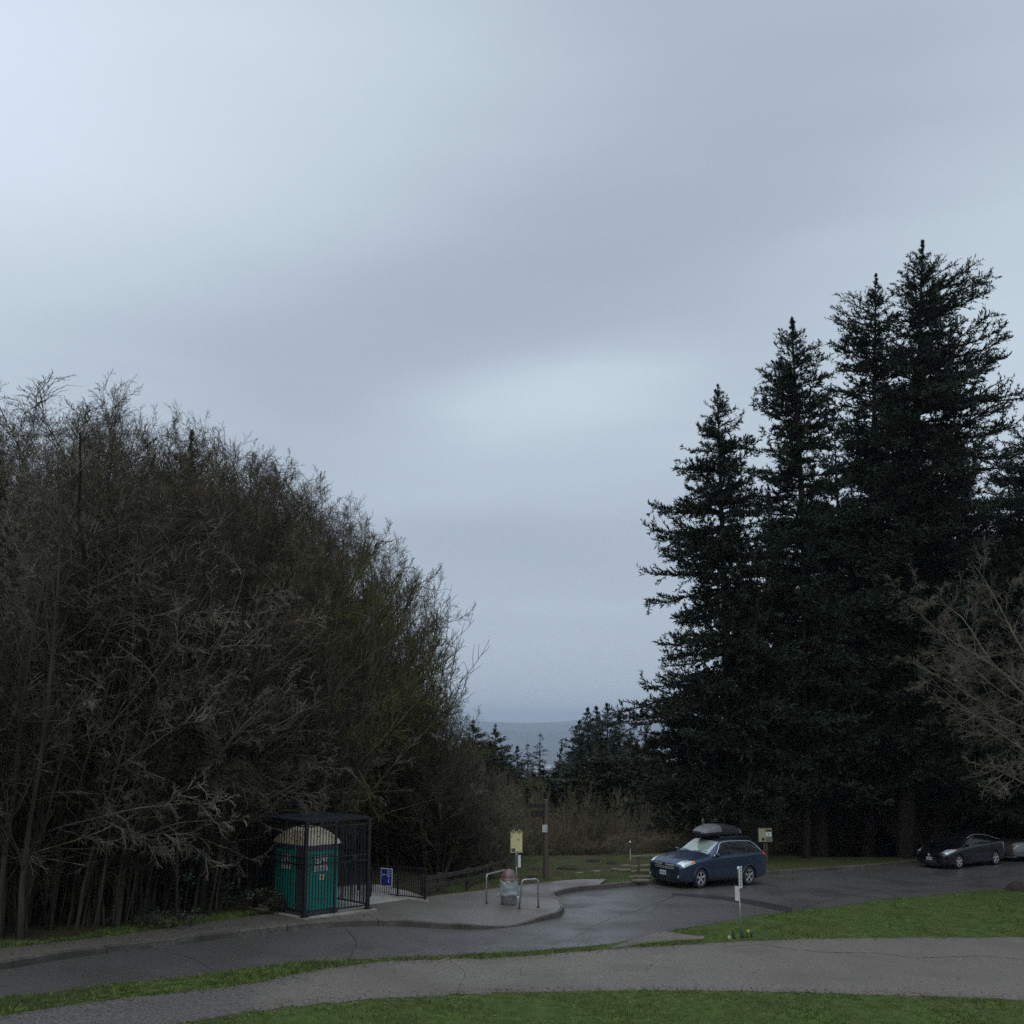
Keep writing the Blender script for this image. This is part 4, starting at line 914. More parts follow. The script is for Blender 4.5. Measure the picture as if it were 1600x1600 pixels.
# ------------------------------------------------------------------ cage with portable toilet
def cage():
    C = P(475, 1433, 0.2)
    def onplane(u, v):
        r = ray(u, v); t = (C.z - CZ) / r.z; return Vector((r.x * t, r.y * t, C.z))
    Rr = onplane(577, 1420); Lf = onplane(394, 1417.5)
    ex = (Rr - C); ex.z = 0; ey = (Lf - C); ey.z = 0
    wx, wy = ex.length, ey.length
    rz = (math.atan2(ex.y, ex.x) + math.atan2(ey.y, ey.x) - PI / 2) / 2; z0 = G(C.x, C.y) + 0.20
    # slab
    sl = MB(); sl.box((wx / 2 + 0.05, wy / 2, -0.11), (wx + 0.30, wy + 0.40, 0.2), None, 0.01)
    root0 = empty('concrete_slab', (C.x, C.y, z0), rz); tag(root0, 'pale concrete slab under the black cage', 'slab'); sl.build('slab_top', M['concrete'], root0)
    H = 2.47
    ct = empty('security_cage', (C.x, C.y, z0), rz); tag(ct, 'black barred metal cage around a green portable toilet', 'cage')
    posts = [(0, 0), (wx, 0), (0, wy), (wx, wy)]
    for (x, y) in posts:
        MB().box((x, y, H / 2), (0.10, 0.10, H), None, 0.008).build('post', M['black'], ct)
        MB().box((x, y, 0.006), (0.20, 0.20, 0.012)).build('foot_plate', M['black'], ct)
    def panel(name, a, b, n, zlo, zhi, rails, parent, bw=0.020):
        a = Vector(a); b = Vector(b); d = (b - a).normalized(); m = MB()
        for k in range(1, n):
            p = a + (b - a) * k / n; m.box((p.x, p.y, (zlo + zhi) / 2), (bw, bw, zhi - zlo))
        for zr in rails: m.bar((a.x, a.y, zr), (b.x, b.y, zr), 0.034, 0.036)
        return m.build(name, M['black'], parent)
    zz = (0.12, 1.34, 1.53, H - 0.10)
    # left side, back, right side
    panel('bar_panel', (0, 0.05, 0), (0, wy - .05, 0), 18, .12, H - .1, zz, ct)
    panel('bar_panel', (0.05, wy, 0), (wx - .05, wy, 0), 17, .12, H - .1, zz, ct)
    panel('bar_panel', (wx, 0.05, 0), (wx, wy - .05, 0), 21, .12, H - .1, zz, ct)
    xg = wx * 0.46
    panel('bar_panel', (0.05, 0, 0), (xg - .03, 0, 0), 9, .12, H - .1, zz, ct)
    MB().box((xg, 0, H / 2), (0.06, 0.06, H), None, 0.005).build('gate_post', M['black'], ct)
    gt = panel('gate', (xg + .045, -0.01, 0), (wx - .06, -0.01, 0), 10, .10, H - .14, (0.10, 1.34, 1.50, H - 0.14), ct)
    MB().box((xg + 0.55 * (wx - xg), -0.045, 1.42), (0.16, 0.05, 0.16), None, 0.01).build('latch', M['black'], gt)
    MB().box((wx + 0.075, -0.02, 0.52), (0.05, 0.08, 0.40), None, 0.01).build('hinge_box', M['black'], ct)
    # roof: beams and dark sheet
    rf = MB()
    for a, b in (((0, 0), (wx, 0)), ((wx, 0), (wx, wy)), ((wx, wy), (0, wy)), ((0, wy), (0, 0))): rf.bar((*a, H + .02), (*b, H + .02), 0.055, 0.05)
    for k in range(1, 5): rf.bar((0.04, wy * k / 5, H + .03), (wx - .04, wy * k / 5, H + .03), 0.045, 0.05)
    roof = rf.build('roof_frame', M['black'], ct)
    sh = MB()
    for k in range(5):
        for j in range(6): sh.box((wx / 2, wy * (k + (j + .5) / 6) / 5, H + .062), (wx + .04, wy / 5 / 6 * .38, 0.010))
    m = mat('dark_roof_sheet', (0.018, 0.022, 0.032), (0.026, 0.030, 0.042), scale=4, rough=0.35)
    sh.build('roof_sheet', m, roof)
    # raised bracket on the back right corner
    bk = MB(); bk.bar((wx, wy, H + .05), (wx, wy, H + .26), 0.04); bk.bar((wx, wy, H + .24), (wx * 0.25, wy, H + .12), 0.03); bk.build('roof_bracket', M['black'], ct)

    # toilet
    pt = empty('portable_toilet', (C.x, C.y, z0), rz); tag(pt, 'green portable toilet with stained domed cream roof inside the cage', 'toilet')
    x0, x1, y0, y1, h = 0.11, 0.11 + 1.08, 0.13, 0.13 + 1.60, 1.86
    b = MB(); b.box(((x0 + x1) / 2, (y0 + y1) / 2, h / 2 + .05), (x1 - x0, y1 - y0, h - .1), None, 0.03); b.build('body', M['potgreen'], pt)
    MB().box(((x0 + x1) / 2, (y0 + y1) / 2, 0.05), (x1 - x0 + .04, y1 - y0 + .04, 0.10), None, 0.02).build('base', M['potgrey'], pt)
    # left face (plane x=x0, facing -x): grey corner panel near the corner, framed panel beyond
    g_ = MB(); g_.box((x0 - .008, y0 + 0.29, h / 2 + .05), (0.03, 0.40, h - .16), None, 0.008); g_.build('corner_panel', M['potgrey'], pt)
    g2 = MB(); g2.box((x0 - .010, y0 + 1.05, h - .10), (0.03, 0.95, 0.10), None, 0.008); g2.box(((x0 + x1) / 2, y0 - .008, h - .09), (x1 - x0 - .10, 0.03, 0.13), None, 0.008); g2.build('vent_band', M['potgrey'], pt)
    fr = MB()
    for zc in (h - .25,): fr.box((x0 - .012, y0 + 1.06, zc), (0.02, 0.82, 0.035)); fr.box(((x0 + x1) / 2 + .02, y0 - .012, zc), (0.80, 0.02, 0.045))
    arc = [((x0 + x1) / 2 + .02 + 0.40 * math.sin(t), y0 - .012, 0.62 - 0.08 + 0.0 - 0.14 * math.cos(t * 1.0) + .02) for t in np.linspace(-1.3, 1.3, 9)]
    fr.tube(arc, 0.010, 5); fr.tube([(x1 - .10, y0 - .012, h - .30), (x1 - .16, y0 - .012, h - .42), (x1 - .30, y0 - .012, h - .50)], 0.010, 5)
    fr.tube([(x0 - .012, y0 + 0.62, h - .30), (x0 - .012, y0 + 0.66, h - .38), (x0 - .012, y0 + .75, h - .44)], 0.010, 5)
    fr.build('moulded_rib', M['potgreen_light'], pt)
    MB().box((x0 - .006, y0 + .035, h / 2 + .05), (0.03, 0.05, h - .14), None, .006).box((x0 - .006, y0 + .54, h / 2 + .05), (0.03, 0.05, h - .14), None, .006).build('trim', M['potgreen_light'], pt)
    # dome roof: dome over the rectangle with arched edges
    N = 17; cx, cy = (x0 + x1) / 2, (y0 + y1) / 2; A, B = (x1 - x0) / 2 + .04, (y1 - y0) / 2 + .04; vs = []; 
    for i in range(N):
        for j in range(N):
            a = -1 + 2 * i / (N - 1); c = -1 + 2 * j / (N - 1)
            zt = h + 0.03 + 0.40 * (1 - abs((a - c) / 2) ** 2.1) * (1 - 0.15 * ((a + c) / 2) ** 2)
            vs.append((cx + a * A, cy + c * B, zt))
    fs = [(i * N + j, (i + 1) * N + j, (i + 1) * N + j + 1, i * N + j + 1) for i in range(N - 1) for j in range(N - 1)]
    rb = MB(); rb.add(vs, fs)
    per = [(i, 0) for i in range(N)] + [(N - 1, j) for j in range(1, N)] + [(i, N - 1) for i in range(N - 2, -1, -1)] + [(0, j) for j in range(N - 2, 0, -1)]
    top = [vs[i * N + j] for i, j in per]; low = [(p[0], p[1], h - .02) for p in top]; n = len(per)
    rb.add(low + top, [(k, (k + 1) % n, n + (k + 1) % n, n + k) for k in range(n)])
    rf = rb.build('domed_roof', M['potroof'], pt)
    bolts = MB()
    for (xx, zz_) in ((0.35, .22), (0.78, .20)): bolts.lathe([(0, -.012), (.018, -.010), (.018, 0)], 8, (x0 + xx, cy - B - .001, h + zz_), 'Y')
    for yy in (0.25, 0.7, .45): bolts.box((x0 - .045, y0 + yy, h + .14 + .05 * math.sin(yy * 9)), (0.012, 0.03, 0.03))
    bolts.build('bolt', M['ink'], rf)
    # printed white stickers with an arched emblem and a large H
    s1 = MB(); s1.box(((x0 + x1) / 2 - .06, y0 - .018, 1.34), (0.44, 0.012, 0.40)); st = s1.build('sticker', M['white'], pt)
    ex_, ez_ = (1, 0, 0), (0, 0, 1); y_ = y0 - .026
    am = MB(); cx_ = (x0 + x1) / 2 - .17
    am.tube([(cx_ + .115 * math.cos(t), y_, 1.37 + .13 * math.sin(t)) for t in np.linspace(-.25, 3.4, 14)], 0.012, 5)
    am.tube([(cx_ + .06 * math.cos(t), y_, 1.35 + .07 * math.sin(t)) for t in np.linspace(.3, 5.2, 12)], 0.009, 5); am.build('emblem', M['ink'], st)
    text('lettering', 'H', 0.30, M['ink'], st, ((x0 + x1) / 2 + .06, y_, 1.36), ex_, ez_)
    ln = MB(); 
    for k in range(4): ln.box(((x0 + x1) / 2 - .06 - .02 * (k % 2), y_, 1.22 - k * .022), (0.34 - .04 * (k % 2), 0.004, 0.007))
    ln.build('small_print', M['ink'], st)
    s2 = MB(); s2.box((x0 - .014, y0 + 0.96, 1.36), (0.012, 0.46, 0.38)); st2 = s2.build('sticker', M['white'], pt)
    a2 = MB(); a2.tube([(x0 - .024, y0 + 1.07 + .09 * math.cos(t), 1.40 + .11 * math.sin(t)) for t in np.linspace(-.25, 3.4, 12)], 0.010, 5)
    a2.box((x0 - .024, y0 + 1.07, 1.34), (0.006, .05, .12)); a2.build('emblem', M['ink'], st2)
    text('lettering', 'H', 0.30, M['ink'], st2, (x0 - .022, y0 + .86, 1.36), (0, -1, 0), ez_)
    s3 = MB(); s3.box(((x0 + x1) / 2 - .03, y0 - .016, 0.98), (0.15, 0.012, 0.15)); st3 = s3.build('notice', M['cream'], pt)
    MB().box(((x0 + x1) / 2 - .03, y0 - .024, 0.98), (0.05, 0.004, 0.09)).build('small_print', M['ink'], st3)
    return C, Rr, Lf, z0, rz
CG = cage()

def ramp_area():
    # light concrete ramp right of the cage, ending at the railing
    poly = W([(430, 1437), (475, 1434), (590, 1421), (662, 1410.5), (640, 1402), (592, 1391), (560, 1391), (520, 1396), (394, 1421), (400, 1424)])
    o = drape('concrete_ramp', np.array(poly), M['concrete'], lambda x, y: g(x, y) + 0.178, 0.5, 0.15); tag(o, kind='structure')
    A = P(664, 1408, .2); B = P(580, 1392, .2); A.z = G(A.x, A.y) + .2; B.z = G(B.x, B.y) + .2
    rt = empty('ramp_railing', tuple(A)); tag(rt, 'black picket railing beside the concrete ramp right of the cage', 'railing')
    d = B - A; L = d.length
    def q(t, z): p = d * t; return Vector((p.x, p.y, z))
    m = MB(); H = 0.95; n = 24
    for k in range(1, n): m.box(q(k / n, H / 2 + .03), (0.016, 0.016, H - .12), Matrix.Rotation(math.atan2(d.y, d.x), 3, 'Z'))
    m.build('picket_panel', M['black'], rt)
    m = MB(); m.bar(q(0, H), q(1.25, H), .045, .035); m.bar(q(0, .10), q(1.25, .10), .03, .03); m.build('rail', M['black'], rt)
    for t in (0, 0.5, 1.0, 1.25): MB().box(q(t, H / 2), (0.05, 0.05, H), Matrix.Rotation(math.atan2(d.y, d.x), 3, 'Z')).build('post', M['black'], rt)
    kb = MB(); kb.bar(q(-0.05, -.02), q(.40, -.02), .14, .12, .01); ke = kb.build('edge_kerb', M['concrete']); ke.location = tuple(A); tag(ke, 'short pale concrete edging below the end of the ramp railing', 'edging'); ke.name = 'concrete_edging'
    # blue sign on the railing
    e = d.normalized(); t = 0.70; c = A + q(t, 0.66); nrm_ = Vector((e.y, -e.x, 0)); 
    if nrm_.y > 0: nrm_ = -nrm_
    c = A + q(t, 0.62) + nrm_ * 0.04
    ex = Vector((-e.x, -e.y, 0))
    if ex.x < 0: ex = -ex
    ez = Vector((0, 0, 1)); rot = Matrix((ex, -nrm_, ez)).transposed()
    sg = empty('blue_sign', tuple(c)); tag(sg, 'small blue sign with white border fixed to the ramp railing', 'sign')
    MB().box((0, 0, 0), (0.44, 0.012, 0.54), rot).build('border', M['white'], sg)
    MB().box(nrm_ * .008, (0.39, 0.010, 0.49), rot).build('panel', M['blue'], sg)
    m = MB()
    for k, (x, z, w) in enumerate([(.06, .19, .05), (.13, .19, .05), (.06, .13, .05), (.13, .13, .04), (-.10, .075, .12), (.04, .075, .10), (.14, .07, .03), (.06, .02, .05), (.12, .02, .05)]):
        m.box(nrm_ * .015 + ex * x + ez * z, (w, 0.004, 0.022), rot)
    m.build('lettering', M['white'], sg)
    m = MB(); cc = nrm_ * .016 + ex * .11 + ez * -.10
    m.tube([cc + ex * (.035 * math.cos(t_)) + ez * (.045 * math.sin(t_)) for t_ in np.linspace(1.2, 5.0, 9)], 0.009, 5); m.build('symbol', M['white'], sg)
ramp_area()

# wooden fence behind the pavement
def rail_fence():
    pts = [P(662, 1398, .14), P(686, 1394, .14), P(731, 1385, .14), P(768, 1374, .14), P(790, 1369, .14)]
    pts = [Vector((p.x, p.y, G(p.x, p.y) + .14)) for p in pts]
    o = pts[0]; rt = empty('rail_fence', tuple(o)); tag(rt, 'low dark wooden rail fence at the back of the pavement', 'fence')
    for k, p in enumerate(pts):
        h = 0.62
        MB().box((p.x - o.x, p.y - o.y, p.z - o.z + h / 2 - .05), (0.13, 0.13, h + .1), Matrix.Rotation(.4, 3, 'Z'), .01).build('post', M['fence'], rt)
    for k in range(len(pts) - 1):
        a, b = pts[k] - o, pts[k + 1] - o
        for z in (.22, .50): MB().bar(a + Vector((0, -.07, z)), b + Vector((0, -.07, z + .02 * (k % 2))), 0.05, 0.13, .006).build('rail', M['fence'], rt)
rail_fence()

def hoop(u0, v0, u1, v1, h, lab, sk=0.0):
    A = P(u0, v0, WALK); B = P(u1, v1, WALK); o = A; d = B - A; up = Vector((0, 0, 1)); r = 0.10; n = d.normalized()
    top = Vector((sk, 0, h)); pts = [Vector((0, 0, 0)), top * ((h - r) / h)]
    for t in np.linspace(.2, 1, 5): a = t * PI / 2; pts.append(top * ((h - r) / h) + n * (r - r * math.cos(a)) + up * (r * math.sin(a)))
    e = d + Vector((0, 0, h))
    for t in np.linspace(0, 1, 5): a = t * PI / 2; pts.append(e - n * (r - r * math.sin(a)) + up * (-r + r * math.cos(a)) )
    pts.append(d)
    root = empty('bike_rack', tuple(o)); tag(root, lab, 'bike rack')
    MB().tube(pts, 0.028, 10).build('hoop', M['galv'], root, True)
    for p in (Vector((0, 0, 0)), d): MB().lathe([(0.0, .012), (.06, .012), (.065, 0)], 14, tuple(p)).build('foot', M['ink'], root)
hoop(760, 1412, 790, 1403, 0.88, 'bent steel hoop bike rack left of the rubbish bin', 0.0)
hoop(811, 1420, 841, 1418, 0.86, 'bent steel hoop bike rack right of the rubbish bin', 0.10)

def bin_():
    b = P(795, 1413, WALK); rt = empty('rubbish_bin', tuple(b)); rt.scale = (1.16, 1.16, 1.13); tag(rt, 'grey rubbish bin with bunched clear bag and brown domed lid', 'bin')
    MB().lathe([(0, .0), (.195, .0), (.20, .02), (.215, .04), (.225, .50), (.235, .52), (0.235, .54)], 28).build('drum', M['drum'], rt, True)
    r = np.random.default_rng(4); n = 40; prof = [(.232, .24), (.246, .26), (.262, .30), (.243, .34), (.250, .38), (.246, .46), (.255, .55), (.262, .62), (.258, .66), (.22, .665)]
    vs = []
    for (rr, z) in prof:
        for k in range(n):
            a = 2 * PI * k / n; q = rr * (1 + 0.03 * math.sin(a * 7 + z * 20) + 0.02 * r.normal()); vs.append((q * math.cos(a), q * math.sin(a), z + 0.012 * math.sin(a * 4)))
    m = MB(); m.add(vs, [(i * n + k, i * n + (k + 1) % n, (i + 1) * n + (k + 1) % n, (i + 1) * n + k) for i in range(len(prof) - 1) for k in range(n)])
    m.build('liner_bag', M['bag'], rt, True)
    MB().tube([(-.25, -.05, .30), (-.30, -.08, .27), (-.29, -.09, .20), (-.25, -.07, .22)], [.03, .035, .03, .01], 7).build('bag_knot', M['bag'], rt, True)
    prof = [(.262, .64), (.265, .70), (.225, .705)] + [(.222 * math.cos(t), .71 + .245 * math.sin(t)) for t in np.linspace(0, PI / 2 - .02, 9)] + [(0, .956)]
    ld = MB().lathe(prof, 28).build('domed_lid', M['lid'], rt, True)
    MB().box((0.05, -.245, .80), (.01, .01, .01)).build('rivet', M['ink'], ld)
bin_()

def stop_sign_board():
    b = P(807, 1402, WALK); rt = empty('stop_sign', tuple(b)); rt.scale = (1.15, 1.15, 1.15); tag(rt, 'cream route sign with two round emblems on thin pole behind bin', 'sign')
    H = 1.80
    MB().tube([(0, 0, 0), (0, 0, 1.30)], .024, 8).build('pole', M['galv'], rt, True)
    MB().lathe([(0, .03), (.07, .03), (.09, 0)], 14).build('foot', M['offwhite'], rt)
    MB().box((0, 0, 1.02), (0.09, 0.05, 0.32), None, .006).build('timetable_case', M['steelblue'], rt)
    MB().box((0.085, -.01, 1.00), (0.075, 0.01, 0.34)).build('white_strip', M['white'], rt)
    bd = MB(); bd.box((0.0, -.035, 1.54), (0.34, 0.012, 0.60), None, .004); pn = bd.build('panel', M['cream'], rt)
    for sx in (-1, 1):
        rg = MB(); cx, cz = .085 * sx, 1.845
        rg.tube([(cx + .058 * math.cos(t), -.044, cz + .058 * math.sin(t)) for t in np.linspace(0, 2 * PI, 17)], .010, 5, False); rg.tube([(cx + .02 * math.cos(t), -.046, cz + .02 * math.sin(t)) for t in np.linspace(0, 2 * PI, 11)], .008, 5, False)
        em = MB(); em.lathe([(.062, -.040), (.062, -.034), (0, -.034)], 18, (cx, 0, cz), 'Y'); em.lathe([(.062, -.040), (0, -.040)], 18, (cx, 0, cz), 'Y')
        d = em.build('emblem_disc', M['cream'], pn); rg.build('emblem_ring', M['ink'], pn)
    m = MB(); m.box((-.09, -.044, 1.31), (.11, .004, .10)); m.build('printed_block', M['steelblue'], pn)
    m = MB(); m.box((-.13, -.044, 1.70), (.02, .004, .05)); m.box((.06, -.044, 1.60), (.10, .004, .008)); m.box((.05, -.044, 1.27), (.18, .004, .008)); m.box((.07, -.044, 1.62), (.006, .004, .04))
    m.build('small_print', M['ink'], pn)
stop_sign_board()

def trail_post():
    b = P(853, 1373, BANK); rt = empty('trail_signpost', tuple(b)); rt.scale = (1.15, 1.15, 1.15); tag(rt, 'tall square timber trail signpost with dark boards on far lawn', 'signpost')
    H = 2.50
    MB().box((0, 0, H / 2), (0.135, 0.135, H), Matrix.Rotation(.35, 3, 'Z'), .01).build('post', M['wood'], rt)
    MB().box((0.0, .06, 0.22), (0.19, 0.05, 0.50), Matrix.Rotation(.35, 3, 'Z'), .006).build('brace', M['wood'], rt)
    MB().box((-.27, -.12, 2.31), (0.50, 0.03, 0.115), Matrix.Rotation(.05, 3, 'Z'), .004).build('sign_board', M['redwood'], rt)
    MB().box((.14, .12, 2.31), (0.28, 0.03, 0.105), Matrix.Rotation(.3, 3, 'Z'), .004).build('sign_board', M['redwood'], rt)
    lo = MB().box((-.27, -.12, 2.06), (0.42, 0.03, 0.20), Matrix.Rotation(.05, 3, 'Z'), .004).build('sign_board', M['redwood'], rt)
    pm = mat('routed_letters', (0.09, 0.06, 0.05), rough=0.8)
    m = MB()
    for k in range(5): m.box((-.42 + k * .072, -.14, 2.09), (.045, .004, .012)); m.box((-.41 + k * .068, -.14, 2.03), (.040, .004, .012))
    m.build('routed_lettering', pm, lo)
    MB().box((-.03, -.105, 1.58), (0.165, 0.006, 0.24), Matrix.Rotation(.1, 3, 'Z')).build('white_plate', M['offwhite'], rt)
trail_post()

def info_board():
    b = P(1197, 1345, BANK); D = b.y; rt = empty('information_board', tuple(b)); tag(rt, 'small cream information board on dark post behind the blue car', 'board')
    k = D / 1870.0; H = (1345 - 1296) * k
    for x in (-.05, .05): MB().box((x, .05, H / 2), (0.08, 0.08, H), None, .006).build('post', M['wood'], rt)
    w, h = 20.5 * k, 20 * k; cz = H - h / 2
    MB().box((0, 0, cz), (w + .06, 0.06, h + .06), None, .008).build('frame', M['wood'], rt)
    pn = MB().box((0, -.036, cz), (w, 0.012, h)).build('panel', mat('board_cream', (0.32, 0.33, 0.20), (0.38, 0.39, 0.25), scale=5, rough=.6), rt)
    MB().box((w * .26, -.045, cz + h * .34), (w * .42, .005, h * .13)).build('dark_heading', M['ink'], pn)
    MB().box((w * .26, -.045, cz + h * .07), (w * .42, .005, h * .32)).build('white_notice', M['white'], pn)
    MB().box((w * .26, -.045, cz - h * .30), (w * .42, .005, h * .34)).build('grey_notice', M['signback'], pn)
    m = MB(); m.lathe([(w * .12, -.046), (0, -.046)], 14, (-w * .17, 0, cz - h * .32), 'Y'); m.box((w * .27, -.049, cz + h * .06), (w * .06, .004, h * .16), Matrix.Rotation(.5, 3, 'Y')); m.build('printed_mark', M['ink'], pn)
info_board()

def barrier():
    a = P(998, 1368, BANK); k = a.y / 1870
    rt = empty('wooden_barrier', tuple(a)); tag(rt, 'low two rail wooden barrier in front of the blue car', 'barrier')
    H = 29 * k
    for x in (0, 1.45): MB().box((x, x * .35, H / 2), (.10, .10, H), None, .006).build('post', M['wood'], rt)
    m = mat('mossy_rail_top', (0.13, 0.13, 0.09), (0.19, 0.18, 0.13), scale=6, rough=.8)
    for z in (H, H - 15 * k): MB().bar((-.30, -.12, z), (1.65, .55, z), .06, .07, .006).build('rail', m, rt)
    p = P(985, 1344, BANK); rt = empty('marker_post', tuple(p)); tag(rt, 'thin white marker post with round cap beside the wooden barrier', 'post')
    q = p.y / 1870
    MB().tube([(0, 0, 0), (0, 0, 17 * q)], .017, 8).build('shaft', M['offwhite'], rt); MB().tube([(0, 0, 17 * q), (0, 0, 26.5 * q)], .012, 8).build('dark_shaft', M['wood'], rt)
    MB().lathe([(0, 26 * q), (.038, 26.3 * q), (.045, 27.5 * q), (.02, 29 * q), (0, 29.2 * q)], 12).build('cap', M['white'], rt, True)
barrier()
def log_steps():
    for k, (u, v, w, lab) in enumerate([(1000, 1372, 34, 'lowest pale log step beside the kerb left of the blue car'), (1000, 1378, 26, 'short log lying between the steps and the far kerb'), (1004, 1363, 36, 'middle log step in the far lawn below the wooden barrier'), (1008, 1355, 34, 'upper log step in the far lawn behind the wooden barrier'), (975, 1362, 22, 'small log half sunk in the far lawn left of the steps')]):
        p = P(u, v, BANK); L = w * p.y / 1870; rt = MB().tube([(-L / 2, -.05, .03), (0, 0, .045), (L / 2, .1, .03)], [.06, .07, .055], 9).build('log_step', M['logwood']); rt.location = tuple(p); rt.rotation_euler = (0, 0, .05 * k); tag(rt, lab, 'log')
log_steps()
def molehills():
    for k, (u, v) in enumerate([(836, 1359), (880, 1358), (832, 1372), (896, 1359), (956, 1350), (926, 1346)]):
        p = P(u, v, BANK); m = MB(); r = random.Random(k); prof = [(.28, -.03), (.24, .05), (.16, .11), (.07, .14), (0, .145)]
        o = m.lathe([(a * r.uniform(.8, 1.1), b * r.uniform(.7, 1.1)) for a, b in prof], 14, (0, 0, 0), 'Z', .08).build('molehill', M['soil'], None, True); o.location = tuple(p); o.scale = (1.1, .8, .9)
        tag(o, 'small dark molehill on the dull far lawn', 'molehill', 'molehills on the far lawn')
    r = random.Random(3)
    for k, (u, v) in enumerate([(905, 1364), (932, 1361), (960, 1358), (978, 1352)]):
        p = P(u, v, BANK); w = r.uniform(.12, .3)
        m = MB(); n = 9; prof = [(1, -.03), (.95, .25), (.6, .5), (0, .55)]
        vs = [(w * a * (1 + .25 * math.sin(j * 2.1 + k)) * math.cos(2 * PI * j / n), .5 * w * a * math.sin(2 * PI * j / n), b * .05) for a, b in prof for j in range(n)]
        m.add(vs, [(i * n + j, i * n + (j + 1) % n, (i + 1) * n + (j + 1) % n, (i + 1) * n + j) for i in range(3) for j in range(n)])
        o = m.build('flat_stone', M['rock'], None, True); o.location = tuple(p); tag(o, 'flat pale stone lying in the dull far lawn', 'stone', 'flat stones on the far lawn')
molehills()

def near_sign():
    b = P(1158, 1466); k = b.y / 1885; rt = empty('parking_sign', tuple(b)); tag(rt, 'thin sign pole with two narrow white plates on the near grass', 'sign')
    H = 108 * k
    MB().tube([(0, 0, -.1), (-.01, 0, 78 * k)], .020, 8).build('pole', M['galv'], rt, True)
    MB().tube([(-.01, 0, 78 * k), (-.012, 0, H - 3 * k)], .024, 8).build('pole_sleeve', M['signback'], rt, True)
    MB().lathe([(.0, H - 5 * k), (.04, H - 5 * k), (.04, H - 3 * k), (.022, H - .5 * k), (0, H)], 12, (-.012, 0, 0)).build('cap', M['white'], rt, True)
    a = R(62)
    rot = Matrix.Rotation(a, 3, 'Z') @ Matrix.Rotation(R(2.5), 3, 'Y')
    c = Vector((.035, -.03, (1466 - 1374.5) * k)); up = MB().box(c, (.30, .008, 33 * k), rot, .002).build('upper_plate', M['white'], rt)
    m = MB(); r = random.Random(2); nx = rot @ Vector((0, -1, 0)); ex = rot @ Vector((1, 0, 0)); ez = rot @ Vector((0, 0, 1))
    for j in range(12): m.box(c + nx * .007 + ez * (.24 - j * .042) + ex * r.uniform(-.03, .03), (r.uniform(.10, .2), .004, .014), rot)
    m.build('small_print', M['signback'], up)
    rot2 = Matrix.Rotation(R(-58), 3, 'Z'); c = Vector((-.075, -.03, (1466 - 1399) * k)); MB().box(c, (.17, .008, 22 * k), rot2, .002).build('lower_plate', M['white'], rt)
    MB().box((-.005, .03, (1466 - 1399) * k), (.11, .02, 23 * k), rot @ Matrix.Rotation(.2, 3, 'Z')).build('plate_bracket', M['signback'], rt)
near_sign()

def daffodil(u, v, s, lab, bloom, pm='petal'):
    p = P(u, v); r = random.Random(u); rt = empty('daffodil', tuple(p)); tag(rt, lab, 'flower')
    m = MB()
    for k in range(9):
        a = r.uniform(0, 6.28); h = r.uniform(.14, .26) * s; l = r.uniform(.03, .12) * s; w = .010
        b0 = Vector((math.cos(a) * .03, math.sin(a) * .03, -.01)); t = Vector((math.cos(a) * l, math.sin(a) * l, h)); mdl = (b0 + t) / 2 + Vector((0, 0, .04)); sd = Vector((-math.sin(a), math.cos(a), 0)) * w
        m.add([b0 - sd, b0 + sd, mdl + sd, mdl - sd, t], [(0, 1, 2, 3), (3, 2, 4)])
    m.build('leaves', M['ivy'] if not bloom else M['fresh'], rt)
    if bloom:
        h = bloom; MB().tube([(0, 0, 0), (.01, 0, h * .7), (.02, -.02, h)], .006, 5).build('stem', M['fresh'], rt)
        f = MB()
        for k in range(6):
            a = k * PI / 3; c = Vector((.02, -.03, h)); d = Vector((math.cos(a), -.25, math.sin(a))); e = Vector((-math.sin(a), 0, math.cos(a)))
            f.add([c, c + d * .03 + e * .016, c + d * .055, c + d * .03 - e * .016], [(0, 1, 2, 3)])
        f.lathe([(.012, 0), (.016, -.03), (.022, -.04)], 10, (.02, -.03, h), 'Y'); f.build('bloom', M[pm], rt)
daffodil(1168, 1466, 1.0, 'yellow daffodil in bloom just right of the near sign pole', .20)
daffodil(1138, 1468, .5, 'low cream daffodil left of the near sign pole', .07, 'petal_white')
daffodil(1147, 1467, 1.0, 'flowerless daffodil leaves left of the near sign pole', 0)
daffodil(1175, 1465, 1.0, 'flowerless daffodil leaves right of the yellow daffodil', 0)
daffodil(1160, 1468, .9, 'flowerless daffodil leaves at the foot of the near sign pole', 0)

